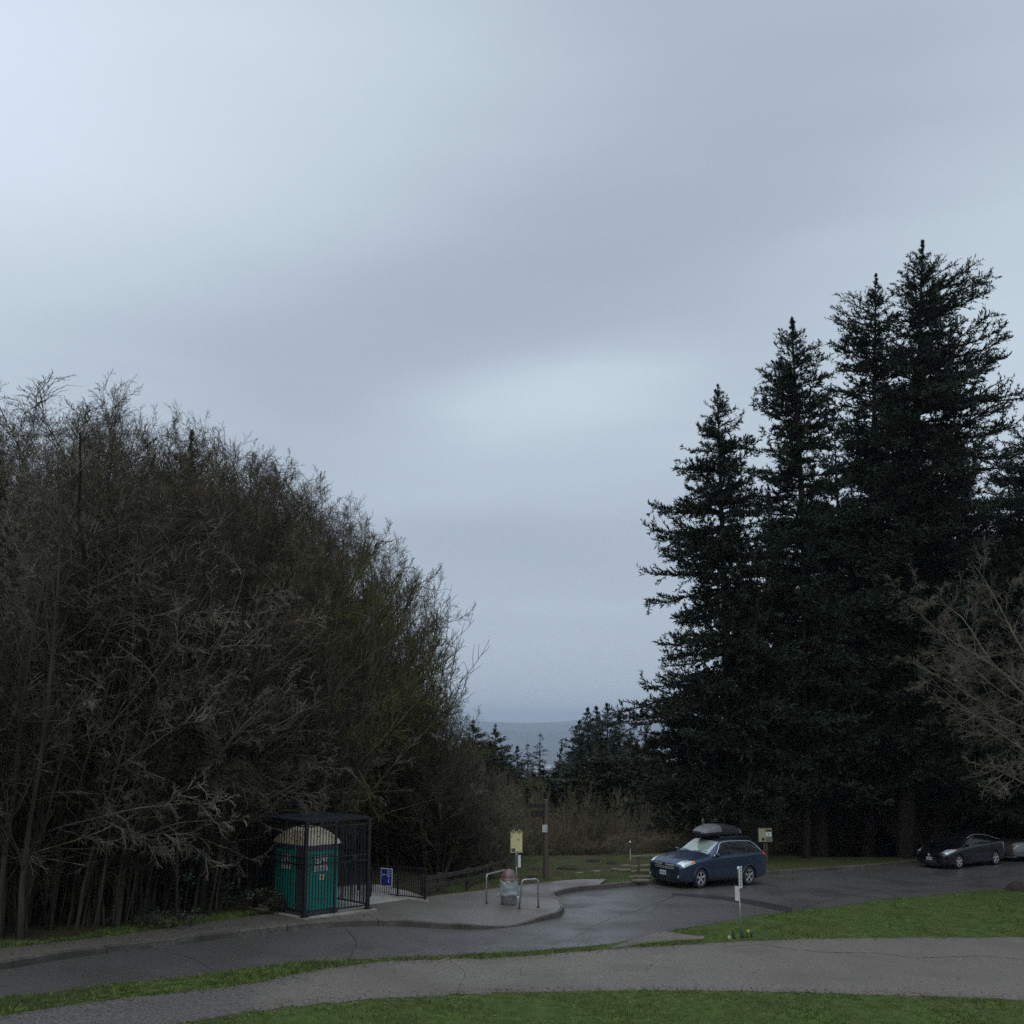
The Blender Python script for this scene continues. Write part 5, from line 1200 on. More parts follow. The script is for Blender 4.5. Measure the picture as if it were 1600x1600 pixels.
def leafy(name, loc, size, n, leaf, m, label, cat='shrub', seed=1, stems=None, flowers=None, flat=1.0):
    r = np.random.default_rng(seed); rt = empty(name, loc); tag(rt, label, cat)
    c = r.normal(size=(26, 3)) * np.array([size[0] * .36, size[1] * .36, size[2] * .28]) + np.array([0, 0, size[2] * .5]); c[:, 2] = np.clip(c[:, 2], .05, size[2])
    p = c[r.integers(0, 26, n)] + r.normal(size=(n, 3)) * min(size) * .10; p[:, 2] = np.clip(p[:, 2], 0.02, None)
    d = nrm(r.normal(size=(n, 3))); s = nrm(np.cross(d, r.normal(size=(n, 3)))); l = leaf * r.uniform(.6, 1.3, n)
    V = np.stack([p, p + d * (l * .5)[:, None] + s * (l * .3)[:, None], p + d * l[:, None], p + d * (l * .5)[:, None] - s * (l * .3)[:, None]], 1).reshape(-1, 3)
    link('leaves', arr_mesh('leaves', V, np.arange(n * 4).reshape(-1, 4), m), rt)
    v, q = bush(seed + 50, size[2] * 1.0, 12, size[0] / size[2] * .4, 6, 3, 0, .05, .1); v = v * np.array([1, 1, .95]); link('stems', arr_mesh('stems', v, q, M['twig']), rt)
    if flowers:
        pf = c[r.integers(0, 26, flowers)] + r.normal(size=(flowers, 3)) * .05; d = nrm(r.normal(size=(flowers, 3))); s = nrm(np.cross(d, r.normal(size=(flowers, 3))))
        V = np.stack([pf, pf + d * .02 + s * .015, pf + d * .045, pf + d * .02 - s * .015], 1).reshape(-1, 3); link('buds', arr_mesh('buds', V, np.arange(flowers * 4).reshape(-1, 4), M['petal_pink']), rt)
b = P(432, 1428, BANK); leafy('low_shrub', tuple(b), (1.1, .55, .62), 900, .06, M['shrub'], 'scraggly low shrub with pale buds against the cage', seed=2, flowers=45)
b = P(455, 1424, BANK); leafy('low_shrub', tuple(b), (.35, .3, 1.0), 300, .06, M['shrub'], 'thin upright leafy sprout in front of the cage corner', seed=3)
b = P(268, 1424, BANK); leafy('ivy_column', tuple(b), (.9, .7, 1.9), 1800, .08, M['ivy'], 'dark bluish ivy clump climbing at the thicket edge', 'ivy', seed=4)
b = P(343, 1420, BANK); leafy('ivy_column', tuple(b), (.6, .5, 1.7), 900, .08, M['ivy'], 'smaller dark ivy clump between the ivy and the cage', 'ivy', seed=5)
b = P(245, 1450, BANK); leafy('bramble_mound', tuple(b), (1.9, .7, .42), 1500, .06, M['shrub'], 'low green bramble mound on the grass fringe below the thicket', seed=6)
b = P(738, 1352, BANK); leafy('fresh_shrub', (b.x, 56.5, G(b.x, 56.5)), (1.5, 1.2, 2.4), 1500, .10, M['fresh'], 'bright green leafing shrub in the brown brush', seed=7)
leafy('fresh_shrub', (b.x + 2.1, 58.5, G(b.x + 2.1, 58.5)), (1.6, 1.2, 2.0), 700, .09, M['shrub'], 'dull green shrub right of the bright leafing shrub', seed=8)
# roots at the foot of the right bare tree
b = P(1592, 1391); m = MB(); r = np.random.default_rng(2)
m.lathe([(.55, -.05), (.45, .10), (.28, .26), (.10, .34), (0, .35)], 16, (0, 0, 0), 'Z', .15); o = m.build('earth_mound', M['soil'], None, True); o.location = tuple(b); tag(o, 'dark earth mound at the foot of the grey bare tree', 'mound')
# ------------------------------------------------------------------ cars
def cr1(T, X, x):
    """catmull-rom / monotone-ish cubic through rows T at X"""
    X = np.asarray(X); i = int(np.clip(np.searchsorted(X, x) - 1, 0, len(X) - 2)); t = (x - X[i]) / (X[i + 1] - X[i])
    p1, p2 = T[i], T[i + 1]; m1 = (T[i + 1] - T[i - 1]) / (X[i + 1] - X[i - 1]) if i > 0 else (p2 - p1) / (X[1] - X[0])
    m2 = (T[i + 2] - T[i]) / (X[i + 2] - X[i]) if i < len(X) - 2 else (p2 - p1) / (X[-1] - X[-2])
    h = X[i + 1] - X[i]; t2, t3 = t * t, t ** 3
    return (2 * t3 - 3 * t2 + 1) * p1 + (t3 - 2 * t2 + t) * h * m1 + (-2 * t3 + 3 * t2) * p2 + (t3 - t2) * h * m2
class Car:
    def __init__(s, st):
        # st rows: x, zt, wt, zb, wb, zs  (x ascending)
        st = sorted(st); s.X = [r[0] for r in st]; s.rows = []
        for x, zt, wt, zb, wb, zs in st:
            gh = zt - zb; e = min(0.07, gh * .35)
            mz, my = zb + gh * .5, (wt * .46 + (wb - .03) * .54) + .012
            s.rows.append([(0, zt), (wt * .5, zt - .008), (wt * .86, zt - .03), (wt, zt - e), (my, mz), (wb - .02, zb + min(.03, gh * .15)), (wb, zb - .07), (wb + .005, zb - .07 - (zb - zs) * .35), (wb - .01, zs + (zb - zs) * .2), (wb - .06, zs), (wb * .5, zs - .01), (0, zs - .01)])
        s.rows = np.array(s.rows); s.T = np.arange(12)
    def S(s, x, t, side=1):
        row = cr1(s.rows, s.X, x); p = cr1(row, s.T, t); return Vector((x, side * max(p[0], 0.0), p[1]))
    def N(s, x, t, side=1):
        e = .01; a = s.S(x + e, t, side) - s.S(x - e, t, side); b = s.S(x, min(t + .05, 11), side) - s.S(x, max(t - .05, 0), side); n = a.cross(b)
        if n.length < 1e-9: return Vector((0, 0, 1))
        n.normalize(); c = Vector((0, side * .3, .6)); p = s.S(x, t, side)
        if n.dot(Vector((0, p.y, p.z - .6))) < 0: n = -n
        return n
    def patch(s, t0, t1, xa, xb, nu, nv, off, sides=(1, -1), cross=False):
        """t rows from t0..t1, x from xa(k) to xb(k), k in 0..1"""
        m = MB()
        for sd in sides:
            vs = []
            for i in range(nv + 1):
                k = i / nv; t = t0 + (t1 - t0) * k
                for j in range(nu + 1):
                    x = xa(k) + (xb(k) - xa(k)) * j / nu; vs.append(s.S(x, t, sd) + s.N(x, t, sd) * off)
            fs = [(i * (nu + 1) + j, i * (nu + 1) + j + 1, (i + 1) * (nu + 1) + j + 1, (i + 1) * (nu + 1) + j) for i in range(nv) for j in range(nu)]
            m.add(vs, fs)
        return m
    def body(s, name, m, parent, axles, rw):
        nx = 90; xs = np.linspace(s.X[0], s.X[-1], nx); nt = 40; ts = np.linspace(0, 11, nt)
        vs = []
        for x in xs:
            ring = [s.S(x, t, 1) for t in ts] + [s.S(x, t, -1) for t in ts[-2:0:-1]]
            vs += ring
        k = 2 * nt - 2; fs = [(i * k + j, i * k + (j + 1) % k, (i + 1) * k + (j + 1) % k, (i + 1) * k + j) for i in range(nx - 1) for j in range(k)]
        fs += [tuple(range(k))[::-1], tuple((nx - 1) * k + j for j in range(k))]
        me = bpy.data.meshes.new(name); me.from_pydata([tuple(v) for v in vs], [], fs); me.materials.append(m)
        o = link(name, me)
        import bmesh
        bm = bmesh.new(); bm.from_mesh(me); bmesh.ops.recalc_face_normals(bm, faces=bm.faces); bm.to_mesh(me); bm.free()
        cuts = []
        for ax in axles:
            for sd in (1, -1):
                c = MB(); n = 36
                y0, y1 = sd * .52, sd * 1.2
                vv = [(ax + rw * math.cos(2 * PI * q / n), y, .33 + rw * math.sin(2 * PI * q / n)) for y in (y0, y1) for q in range(n)]
                c.add(vv, [tuple(range(n))[::-1] if sd < 0 else tuple(range(n)), tuple(range(n, 2 * n)) if sd < 0 else tuple(range(n, 2 * n))[::-1]] + [(q, (q + 1) % n, n + (q + 1) % n, n + q) for q in range(n)])
                co = c.build('cutter', m)
                bm = bmesh.new(); bm.from_mesh(co.data); bmesh.ops.recalc_face_normals(bm, faces=bm.faces); bm.to_mesh(co.data); bm.free()
                cuts.append(co); md = o.modifiers.new('b', 'BOOLEAN'); md.operation = 'DIFFERENCE'; md.solver = 'EXACT'; md.object = co
        dg = bpy.context.evaluated_depsgraph_get(); dg.update(); me2 = bpy.data.meshes.new_from_object(o.evaluated_get(dg))
        for c in cuts: bpy.data.objects.remove(c)
        bpy.data.objects.remove(o)
        me2.polygons.foreach_set('use_smooth', [len(p.vertices) <= 5 for p in me2.polygons]); me2.update()
        try: me2.set_sharp_from_angle(angle=R(32))
        except Exception: pass
        return link(name, me2, parent)
def wheel(parent, x, y, r, rr, rimm, tyrem, nsp=5, w=.215):
    sd = 1 if y > 0 else -1
    wp = empty('wheel', (x, y, r)); wp.parent = parent
    yo = sd * w / 2
    t = MB(); prof = [(rr, yo), (rr + .02, yo * 1.04), (r - .03, yo * 1.04), (r, yo * .78), (r, -yo * .78), (r - .03, -yo), (rr, -yo)]
    t.lathe(prof, 40, (0, 0, 0), 'Y'); t.build('tyre', tyrem, wp, True)
    m = MB(); m.lathe([(rr, yo * .98), (rr - .018, yo * .98), (rr - .03, yo * .55), (rr - .03, -yo)], 36, (0, 0, 0), 'Y')
    m.lathe([(0, yo * .86), (.055, yo * .86), (.065, yo * .7), (.065, yo * .3)], 18, (0, 0, 0), 'Y')
    for k in range(nsp):
        a = 2 * PI * k / nsp + .3
        for da in (-.13, .13):
            c, s_ = math.cos(a + da), math.sin(a + da); c0, s0 = math.cos(a), math.sin(a)
            m.bar((c0 * .05, yo * .78, s0 * .05), (c * (rr - .015), yo * .88, s_ * (rr - .015)), .03, .042, .006)
    m.build('rim', rimm, wp)
    d = MB(); d.lathe([(rr - .03, yo * .2), (0, yo * .2)], 24, (0, 0, 0), 'Y'); d.build('brake_disc', M['ink'], wp)
    return wp
def paint(name, c, metal=.55, coat=.7, rough=.32):
    return mat(name, c, tuple(v * .92 for v in c), scale=30, rough=rough, metal=metal, coat=coat)
GL = mat('dark_glass', (0.005, 0.006, 0.008), (0.007, 0.008, 0.010), scale=2, rough=0.04, spec=0.5)
GLS = mat('sky_pale_windscreen', (0.23, 0.29, 0.29), (0.26, 0.32, 0.31), scale=2, rough=0.04, spec=1.0, coat=1.0)  # the sky reflected in the windscreen is put into this pale base colour
CHR = mat('chrome', (0.75, 0.76, 0.78), (0.70, 0.71, 0.73), scale=3, rough=0.25, metal=0.6)
RIM = mat('alloy', (0.62, 0.63, 0.65), (0.56, 0.57, 0.59), scale=3, rough=0.28, metal=0.85)
TYR = mat('tyre_rubber', (0.014, 0.014, 0.015), (0.020, 0.020, 0.021), scale=12, rough=0.8)
TRIM = mat('dark_trim', (0.014, 0.015, 0.017), (0.02, 0.021, 0.023), scale=8, rough=0.6)
LAMP = mat('lamp_lens', (0.62, 0.66, 0.70), (0.45, 0.50, 0.55), scale=9, rough=0.12, metal=0.35, coat=1.0)
AMB = mat('amber_lens', (0.70, 0.20, 0.04), rough=0.2, coat=1)
RED = mat('red_lens', (0.45, 0.01, 0.012), (0.6, 0.03, 0.03), scale=9, rough=0.2, coat=1)
PLT = mat('number_plate', (0.42, 0.47, 0.55), (0.36, 0.40, 0.47), scale=20, rough=0.5)

def heading(a, u, wb):
    """heading (front direction) so that the rear wheel, wb behind a, is seen at column u"""
    best = None
    for k in range(300):
        th = PI + R(2 + k * 0.25); q = Vector((a.x - math.cos(th) * wb, a.y - math.sin(th) * wb))
        e = abs(800 + q.x / (q.y * CP + (a.z - CZ) * SP) * F - u)
        if best is None or e < best[0]: best = (e, th)
    return best[1]
def settle(rt, th, xf, xr, hy):
    """tilt a car so that its wheels rest on the road"""
    o = rt.location; f = Vector((math.cos(th), math.sin(th), 0)); l = Vector((-f.y, f.x, 0))
    def gz(a, b): p = o + f * a + l * b; return G(p.x, p.y) + ROAD
    zf = (gz(xf, hy) + gz(xf, -hy)) / 2; zr = (gz(xr, hy) + gz(xr, -hy)) / 2; zl = (gz(xf, hy) + gz(xr, hy)) / 2; zq = (gz(xf, -hy) + gz(xr, -hy)) / 2
    X = (f * (xf - xr) + Vector((0, 0, zf - zr))).normalized(); Y = (l * 2 * hy + Vector((0, 0, zl - zq))).normalized(); Z = X.cross(Y).normalized(); Y = Z.cross(X)
    rt.rotation_euler = Matrix((X, Y, Z)).transposed().to_euler(); rt.location.z = zr + (zf - zr) * (-xr) / (xf - xr)
def wagon():
    a, b = P(1092, 1389, ROAD), P(1168, 1381.5, ROAD)
    th = heading(a, 1168, 2.745)
    side = Vector((-math.sin(th), math.cos(th), 0))        # car left
    mid_ = (a + b) / 2 - side * 0.79
    f = Vector((math.cos(th), math.sin(th), 0)); pos = mid_ - f * 0.03
    z = G(pos.x, pos.y) + ROAD
    rt = empty('estate_car', (pos.x, pos.y, z), th); tag(rt, 'dark blue estate car with roof box parked at the far kerb', 'car')
    settle(rt, th, 1.43, -1.315, .79); rt.scale = (1.0, 1.0, 1.05)
    st = [(2.42, .80, .52, .64, .66, .30), (2.36, .85, .60, .69, .78, .26), (2.2, .925, .66, .77, .865, .24), (1.9, .99, .70, .85, .90, .23), (1.5, 1.06, .72, .92, .912, .23), (1.1, 1.12, .72, .965, .912, .23),
          (.90, 1.155, .72, .99, .91, .23), (.72, 1.25, .70, 1.0, .91, .23), (.35, 1.455, .645, 1.01, .91, .23), (.10, 1.565, .60, 1.015, .91, .23), (-.25, 1.61, .585, 1.03, .91, .23), (-.9, 1.62, .58, 1.05, .91, .23), (-1.5, 1.60, .575, 1.075, .91, .23),
          (-1.95, 1.54, .56, 1.09, .90, .25), (-2.15, 1.43, .56, 1.10, .885, .28), (-2.30, 1.20, .62, 1.04, .86, .31), (-2.38, .95, .62, .84, .82, .34)]
    c = Car(st); bl = paint('dark_blue_paint', (0.040, 0.062, 0.115), metal=.8, rough=.40, coat=.7); ax = (1.43, -1.315)
    bd = c.body('body', bl, rt, ax, .385)
    # lower cladding
    for sd_ in (1, -1): c.patch(8.1, 9.6, lambda k: -.92, lambda k: 1.03, 24, 3, .006, (sd_,)).build('side_cladding', TRIM, rt, True)
    ws = c.patch(0, 2.75, lambda k: .90 - .02 * k, lambda k: .22 - .05 * k, 10, 10, .005).build('windscreen', GLS, rt, True)
    MB().tube([c.S(.90, .2, 1) + Vector((.01, 0, .02)), c.S(.84, 1.2, 1) + Vector((0, 0, .03)), c.S(.80, 2.2, 1) + Vector((0, 0, .025))], .009, 5).tube([c.S(.90, .5, -1) + Vector((.01, 0, .02)), c.S(.84, 1.6, -1) + Vector((0, 0, .03)), c.S(.82, 2.4, -1) + Vector((0, 0, .02))], .009, 5).build('wiper', TRIM, ws)
    # side windows: bottom t=4.85, top t=3.35
    fx = lambda k: .70 - .52 * k ** .9
    for sd_ in (1, -1): c.patch(4.80, 3.30, lambda k: -.24, lambda k: fx(k), 8, 6, .006, (sd_,)).build('front_side_window', GL, rt, True)
    for sd_ in (1, -1): c.patch(4.80, 3.30, lambda k: -1.16, lambda k: -.30, 8, 6, .006, (sd_,)).build('rear_side_window', GL, rt, True)
    for sd_ in (1, -1): c.patch(4.80, 3.30, lambda k: -1.98 + .28 * k ** 1.5, lambda k: -1.22, 8, 6, .006, (sd_,)).build('quarter_window', GL, rt, True)
    for sd_ in (1, -1): c.patch(4.86, 3.25, lambda k: -2.0 + .28 * k ** 1.5, lambda k: fx(k) + .04, 20, 6, .003, (sd_,)).build('window_surround', TRIM, rt, True)
    def strip(tf, xs, off, w, name, m, n=30):
        mb = MB()
        for sd in (1, -1):
            pts = [c.S(x, tf(x), sd) + c.N(x, tf(x), sd) * off for x in xs]; mb.tube(pts, w, 6)
        return mb.build(name, m, rt, True)
    # bright window line over the doors
    top = [(x, 3.18) for x in np.linspace(.15, -1.65, 16)]; pts = [(.74, 4.80), (.55, 4.3), (.35, 3.75), (.22, 3.35)] + top + [(-1.86, 3.7), (-1.99, 4.3), (-2.03, 4.80)]
    for sd in (1, -1): MB().tube([c.S(x, t, sd) + c.N(x, t, sd) * .008 for x, t in pts], .012, 6).build('chrome_line', CHR, rt, True)
    c.patch(.0, 2.6, lambda k: -2.30, lambda k: -2.12, 4, 8, .005).build('rear_window', GL, rt, True)
    # doors seams
    mb = MB()
    for xs in (.78, -.27, -1.15):
        for sd in (1, -1): MB().tube([c.S(xs - (0.1 if xs < -1 and t > 7 else 0) , t, sd) + c.N(xs, t, sd) * .0005 for t in np.linspace(4.9, 8.4, 10)], .005, 4).build('door_seam', M['ink'], rt)
    mb = MB()
    for xs in (-.12, -1.0):
        for sd in (1, -1): MB().bar(c.S(xs, 6.1, sd) + Vector((0, sd * .02, 0)), c.S(xs - .17, 6.1, sd) + Vector((0, sd * .02, 0)), .02, .03, .005).build('door_handle', bl, rt)
    # wheel arch lips
    for axx in ax:
        for sd in (1, -1):
            mb = MB(); mb.tube([(axx + .40 * math.cos(t), sd * .905, .33 + .40 * math.sin(t)) for t in np.linspace(-.15, PI + .15, 18)], .022, 6)
            mb.build('arch_lip', bl, rt, True)
    # lights
    for sd in (1, -1):
        h = c.patch(2.3, 5.6, lambda k: 2.06 - .30 * k, lambda k: 2.37 - .06 * k, 8, 6, .012, (sd,)).build('headlight', LAMP, rt, True)
        c.patch(4.6, 5.4, lambda k: 1.80, lambda k: 1.97, 4, 3, .018, (sd,)).build('amber_reflector', AMB, h, True)
        MB().lathe([(0, -.02), (.05, -.02), (.055, .02)], 14, (2.16, sd * .70, .80), 'Z').build('bulb_housing', CHR, h, True)
        c.patch(4.6, 6.0, lambda k: -2.32, lambda k: -2.10, 5, 5, .010, (sd,)).build('tail_light', RED, rt, True)
        mm = MB(); mm.box((.66, sd * 1.0, 1.10), (.12, .20, .14), Matrix.Rotation(sd * .1, 3, 'Z'), .035); mm.box((.66, sd * .90, 1.04), (.05, .10, .04)); mi = mm.build('door_mirror', bl, rt)
        MB().box((.60, sd * 1.0, 1.10), (.01, .16, .10)).build('mirror_glass', GL, mi)
        f = MB(); f.lathe([(0, .0), (.05, .0), (.05, -.03)], 16, (0, 0, 0), 'Y'); fo = f.build('fog_lamp', LAMP, rt); fo.location = (2.405, sd * .665, .385); fo.rotation_euler = (0, 0, -PI / 2 + sd * -.45 + PI)
    # front: grille and bumper pieces
    def front(y0, y1, z0, z1, x0, bow, th_, m, name, parent=rt, n=12):
        mb = MB(); vs = []
        for j in range(n + 1):
            y = y0 + (y1 - y0) * j / n; x = x0 - bow * (y / .8) ** 2
            vs += [(x, y, z0), (x, y, z1), (x - th_, y, z1), (x - th_, y, z0)]
        fs = [(j * 4 + k, (j + 1) * 4 + k, (j + 1) * 4 + (k + 1) % 4, j * 4 + (k + 1) % 4) for j in range(n) for k in range(4)] + [(0, 1, 2, 3), (n * 4 + 3, n * 4 + 2, n * 4 + 1, n * 4)]
        mb.add(vs, fs); return mb.build(name, m, parent)
    bp = front(-.80, .80, .26, .62, 2.455, .24, .20, bl, 'bumper')
    gr = front(-.50, .50, .60, .80, 2.462, .16, .10, TRIM, 'grille')
    for z in (.625, .675): front(-.50, .50, z, z + .018, 2.474, .16, .02, CHR, 'grille_slat', gr)
    front(.08, .46, .735, .775, 2.478, .16, .02, CHR, 'chrome_wing', gr, 8); front(-.46, -.08, .735, .775, 2.478, .16, .02, CHR, 'chrome_wing', gr, 8)
    MB().lathe([(0, .0), (.055, .0), (.06, -.02)], 18, (0, 0, 0), 'Y').build('oval_badge', M['ink'], gr).location = (2.47, 0, .75)
    gr.children[-1].rotation_euler = (0, 0, -PI / 2); gr.children[-1].scale = (1.2, 1, .7)
    front(-.56, .56, .36, .50, 2.462, .24, .03, TRIM, 'lower_intake', bp); front(-.80, .80, .20, .30, 2.44, .26, .25, TRIM, 'skid_plate', bp)
    for sd in (1, -1): front(sd * .74 if sd < 0 else .50, sd * .50 if sd < 0 else .74, .555, .567, 2.46, .24, .01, CHR, 'bumper_trim', bp, 4)
    pl = MB().box((2.478, -.02, .475), (.012, .31, .155), None, .003).build('number_plate', PLT, rt)
    m = MB()
    for k in range(6): m.box((2.486, -.02 - .105 + k * .042 + (.012 if k > 2 else 0), .472), (.003, .022, .055))
    m.build('plate_marks', M['steelblue'], pl)
    # two thin dark lines along the bonnet
    mb = MB()
    for sd in (1, -1): mb.tube([c.S(x, 2.2 + (.9 - x) * -.2, sd) + c.N(x, 2.2, sd) * .001 for x in np.linspace(.95, 2.1, 8)], .004, 4)
    mb.build('bonnet_line', M['ink'], rt)
    # roof rails and box
    for sd in (1, -1):
        MB().tube([(.05, sd * .56, 1.57), (-.05, sd * .56, 1.645), (-.9, sd * .56, 1.665), (-1.6, sd * .55, 1.645), (-1.72, sd * .55, 1.56)], .022, 8).build('roof_rail', TRIM, rt, True)
    for x in (-.15, -1.15): MB().bar((x, -.58, 1.66), (x, .58, 1.66), .06, .03, .005).build('crossbar', TRIM, rt)
    bs = [(-1.62, .02, .30, .0), (-1.58, .16, .36, .02), (-1.3, .27, .40, .0), (-.7, .33, .42, .0), (-.1, .30, .42, .0), (.30, .20, .38, .0), (.52, .09, .28, .0), (.58, .02, .16, .0)]
    m = MB(); vs = []; NB = 16; y0 = -.10
    for (x, h, w, q) in bs:
        for k in range(NB):
            a = 2 * PI * k / NB; cy, sz = math.cos(a), math.sin(a)
            yy = math.copysign(abs(cy) ** .6, cy) * w; zz = (math.copysign(abs(sz) ** .7, sz)); zz = zz * h if zz > 0 else zz * min(h, .10)
            vs.append((x, y0 + yy, 1.74 + zz))
    fs = [(i * NB + k, i * NB + (k + 1) % NB, (i + 1) * NB + (k + 1) % NB, (i + 1) * NB + k) for i in range(len(bs) - 1) for k in range(NB)] + [tuple(range(NB))[::-1], tuple((len(bs) - 1) * NB + k for k in range(NB))]
    m.add(vs, fs); bx = m.build('roof_box', mat('grey_box_shell', (0.016, 0.017, 0.019), (0.022, 0.023, 0.026), scale=4, rough=.5, spec=.25), rt, True)
    # silver nose panels on the lid
    def lid(x0, x1, k0, k1, n, off):
        vs = []; rows = np.array([(x, h, w) for x, h, w, q in bs]); xx = rows[:, 0]
        for i in range(n + 1):
            x = x0 + (x1 - x0) * i / n; h = np.interp(x, xx, rows[:, 1]); w = np.interp(x, xx, rows[:, 2])
            for j in range(7):
                a = k0 + (k1 - k0) * j / 6 + (.0 if i else 0); cy, sz = math.cos(a), math.sin(a); yy = math.copysign(abs(cy) ** .6, cy) * (w + off); zz = abs(sz) ** .7 * (h + off)
                vs.append((x, y0 + yy, 1.74 + zz))
        q = MB(); q.add(vs, [(i * 7 + j, i * 7 + j + 1, (i + 1) * 7 + j + 1, (i + 1) * 7 + j) for i in range(n) for j in range(6)]); return q
    sv = mat('silver_box_panel', (0.10, 0.103, 0.11), (0.13, 0.133, 0.14), scale=5, rough=.45, coat=.1, metal=.2)
    lid(.55, -.35, .12, PI - .12, 10, .016).build('silver_nose', sv, bx, True); lid(-1.40, -1.59, .05, 1.2, 4, .014).build('silver_tail_panel', sv, bx, True)
    MB().tube([(bs[k][0], y0 + bs[k][2] + .008, 1.74) for k in range(len(bs))], .012, 6).tube([(bs[k][0], y0 - bs[k][2] - .008, 1.74) for k in range(len(bs))], .012, 6).build('seam', M['ink'], bx)
    for x in ax:
        for sd in (1, -1): wheel(rt, x, sd * .79, .335, .232, RIM, TYR, 5)
wagon()

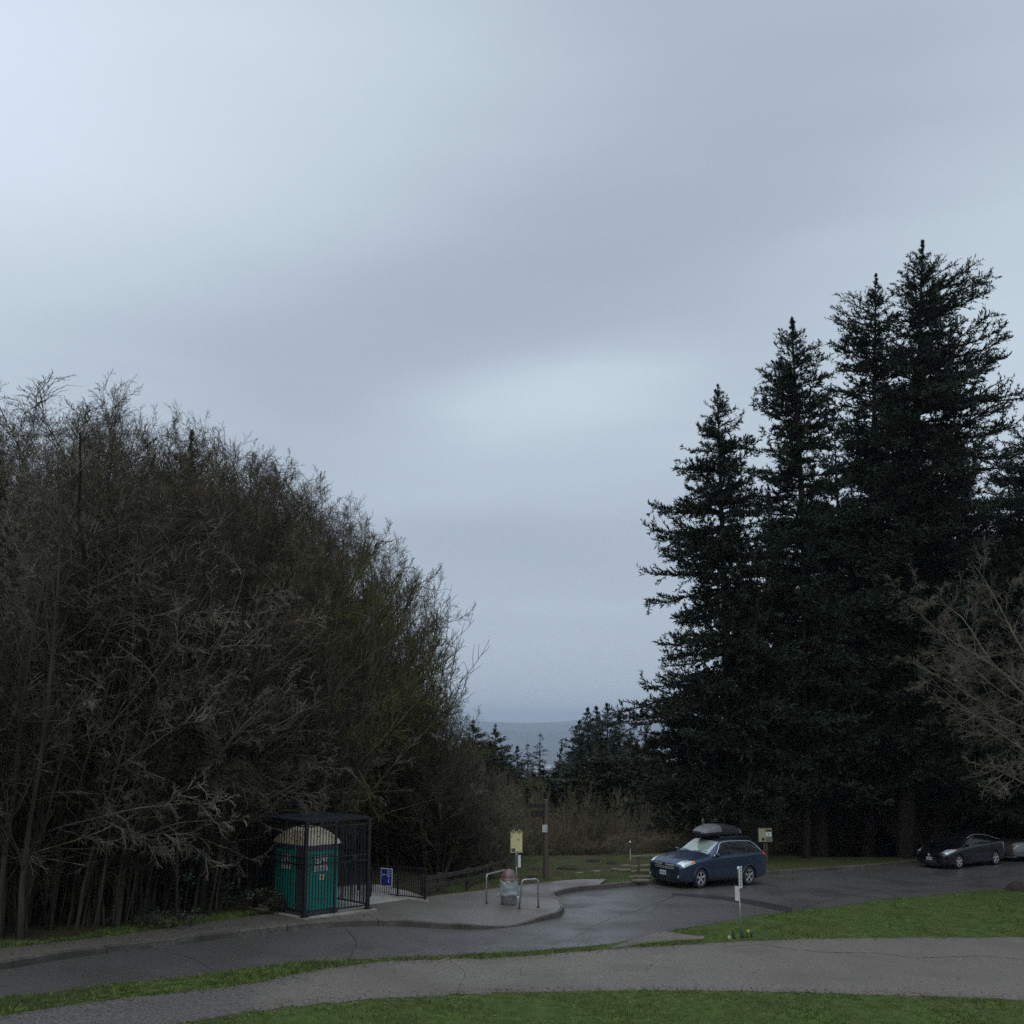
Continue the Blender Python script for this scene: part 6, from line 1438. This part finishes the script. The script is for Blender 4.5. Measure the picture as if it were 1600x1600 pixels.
def hatch(name, pos, th, lab, col, detail=True, dark_roof=False, pr=None):
    rt = empty(name, (pos.x, pos.y, pos.z), th); tag(rt, lab, 'car')
    settle(rt, th, 1.30, -1.40, .76)
    st = [(2.22, .66, .45, .52, .62, .26), (2.15, .74, .58, .58, .76, .22), (1.98, .84, .66, .68, .84, .20), (1.6, .935, .70, .78, .868, .19), (1.25, 1.0, .71, .85, .872, .19), (1.08, 1.04, .71, .87, .872, .19),
          (.9, 1.12, .69, .89, .872, .19), (.45, 1.325, .62, .915, .872, .19), (.05, 1.455, .57, .93, .872, .19), (-.30, 1.49, .56, .95, .872, .19), (-.9, 1.46, .555, .98, .872, .19), (-1.4, 1.375, .55, 1.01, .87, .19),
          (-1.85, 1.25, .56, 1.04, .85, .22), (-2.05, 1.16, .60, 1.03, .835, .26), (-2.17, 1.03, .66, .90, .80, .30), (-2.22, .88, .64, .74, .76, .34)]
    c = Car(st); pn = paint(name + '_paint', col, rough=.3); ax = (1.30, -1.40)
    c.body('body', pn, rt, ax, .350)
    c.patch(0, 2.75, lambda k: 1.05 - .03 * k, lambda k: .12 - .05 * k, 10, 10, .005).build('windscreen', GL, rt, True)
    fx = lambda k: .84 - .68 * k ** .9
    for sd_ in (1, -1): c.patch(4.75, 3.35, lambda k: -.32, fx, 8, 6, .006, (sd_,)).build('front_side_window', GL if detail else GL, rt, True)
    for sd_ in (1, -1): c.patch(4.75, 3.35, lambda k: -1.15 + .05 * k, lambda k: -.38, 8, 6, .006, (sd_,)).build('rear_side_window', GL, rt, True)
    for sd_ in (1, -1): c.patch(4.75, 3.45, lambda k: -1.62 + .22 * k, lambda k: -1.21, 5, 6, .006, (sd_,)).build('quarter_window', GL, rt, True)
    for sd in (1, -1): MB().tube([c.S(x, t, sd) + c.N(x, t, sd) * .006 for x, t in [(.30, 3.2), (0, 3.12), (-.3, 3.1), (-.9, 3.1), (-1.3, 3.15), (-1.75, 3.4), (-2.0, 3.9)]], .007, 6).build('roof_edge_trim', CHR if pr else pn, rt, True)
    c.patch(0, 2.7, lambda k: -1.95, lambda k: -1.25, 6, 8, .005).build('rear_window', GL, rt, True)
    mb = MB()
    for xs in (.80, -.35, -1.15):
        for sd in (1, -1): MB().tube([c.S(xs, t, sd) + c.N(xs, t, sd) * .0005 for t in np.linspace(4.9, 8.6, 10)], .005, 4).build('door_seam', M['ink'], rt)
    mb = MB()
    for xs in (-.18, -1.0):
        for sd in (1, -1): MB().bar(c.S(xs, 6.0, sd) + Vector((0, sd * .02, 0)), c.S(xs - .17, 6.0, sd) + Vector((0, sd * .02, 0)), .02, .028, .005).build('door_handle', pn, rt)
    for sd in (1, -1):
        h = c.patch(2.5, 5.4, lambda k: 1.85 - .42 * k, lambda k: 2.14 - .06 * k, 8, 6, .010, (sd,)).build('headlight', LAMP, rt, True)
        c.patch(4.6, 5.3, lambda k: 1.46, lambda k: 1.60, 3, 2, .016, (sd,)).build('amber_reflector', AMB if detail else LAMP, h, True)
        c.patch(4.0, 6.2, lambda k: -2.19, lambda k: -2.03, 4, 5, .008, (sd,)).build('tail_light', LAMP if pr else RED, rt, True)
        mm = MB(); mm.box((.80, sd * .95, 1.00), (.11, .19, .12), None, .03); mm.box((.80, sd * .86, .95), (.05, .10, .04)); mm.build('door_mirror', pn, rt)
        MB().box((2.135, sd * .70, .375), (.04, .10, .07), Matrix.Rotation(-sd * .5, 3, 'Z'), .01).build('fog_lamp', LAMP, rt)
        MB().tube([c.S(x, 9.2, sd) for x in np.linspace(.9, -.95, 8)], .02, 6).build('sill_trim', TRIM, rt)
    def front(y0, y1, z0, z1, x0, bow, th_, m, nm, parent=rt, n=12):
        mb = MB(); vs = []
        for j in range(n + 1):
            y = y0 + (y1 - y0) * j / n; x = x0 - bow * (y / .8) ** 2; vs += [(x, y, z0), (x, y, z1), (x - th_, y, z1), (x - th_, y, z0)]
        fs = [(j * 4 + k, (j + 1) * 4 + k, (j + 1) * 4 + (k + 1) % 4, j * 4 + (k + 1) % 4) for j in range(n) for k in range(4)] + [(0, 1, 2, 3), (n * 4 + 3, n * 4 + 2, n * 4 + 1, n * 4)]
        mb.add(vs, fs); return mb.build(nm, m, parent)
    bp = front(-.78, .78, .20, .54, 2.26, .26, .18, pn, 'bumper')
    front(-.50, .50, .565, .615, 2.262, .2, .04, TRIM, 'upper_grille', bp); front(-.52, .52, .25, .37, 2.268, .26, .04, TRIM, 'lower_grille', bp)
    front(-.70, .70, .175, .195, 2.275, .26, .03, CHR if not detail else TRIM, 'lip', bp)
    MB().lathe([(0, .0), (.06, .0), (.065, -.02)], 18, (0, 0, 0), 'Y').build('badge', CHR, bp).location = (2.27, 0, .60); bp.children[-1].rotation_euler = (0, 0, -PI / 2); bp.children[-1].scale = (1.2, 1, .8)
    pl = MB().box((2.282, 0, .44), (.012, .31, .14), None, .003).build('number_plate', PLT, rt)
    m = MB()
    for k in range(6): m.box((2.290, -.105 + k * .042 + (.012 if k > 2 else 0), .438), (.003, .022, .05))
    m.build('plate_marks', M['steelblue'], pl)
    for x in ax:
        for sd in (1, -1): wheel(rt, x, sd * .76, .312, .205, RIM, TYR, 5, .2)
    return rt
def place_prius():
    a, b = P(1497, 1357.5, ROAD), P(1554, 1353, ROAD)
    # measured wheelbase is fixed at 2.70: keep the front wheel and choose the heading
    th = heading(a, 1554, 2.70); print('HEAD', math.degrees(th))
    side = Vector((-math.sin(th), math.cos(th), 0)); f = Vector((math.cos(th), math.sin(th), 0))
    c = a - f * 1.30 - side * .76
    c.z = G(c.x, c.y) + ROAD
    r = hatch('hatchback_car', c, th, 'black hatchback parked facing left in the shade of the firs', (0.010, 0.011, 0.017), True, pr=True)
    c2 = c - f * 5.3 + side * 0.15; c2.z = G(c2.x, c2.y) + ROAD
    hatch('silver_car', c2, th - R(4), 'silver car cut by the right edge behind the black hatchback', (0.20, 0.19, 0.185), False)
place_prius()
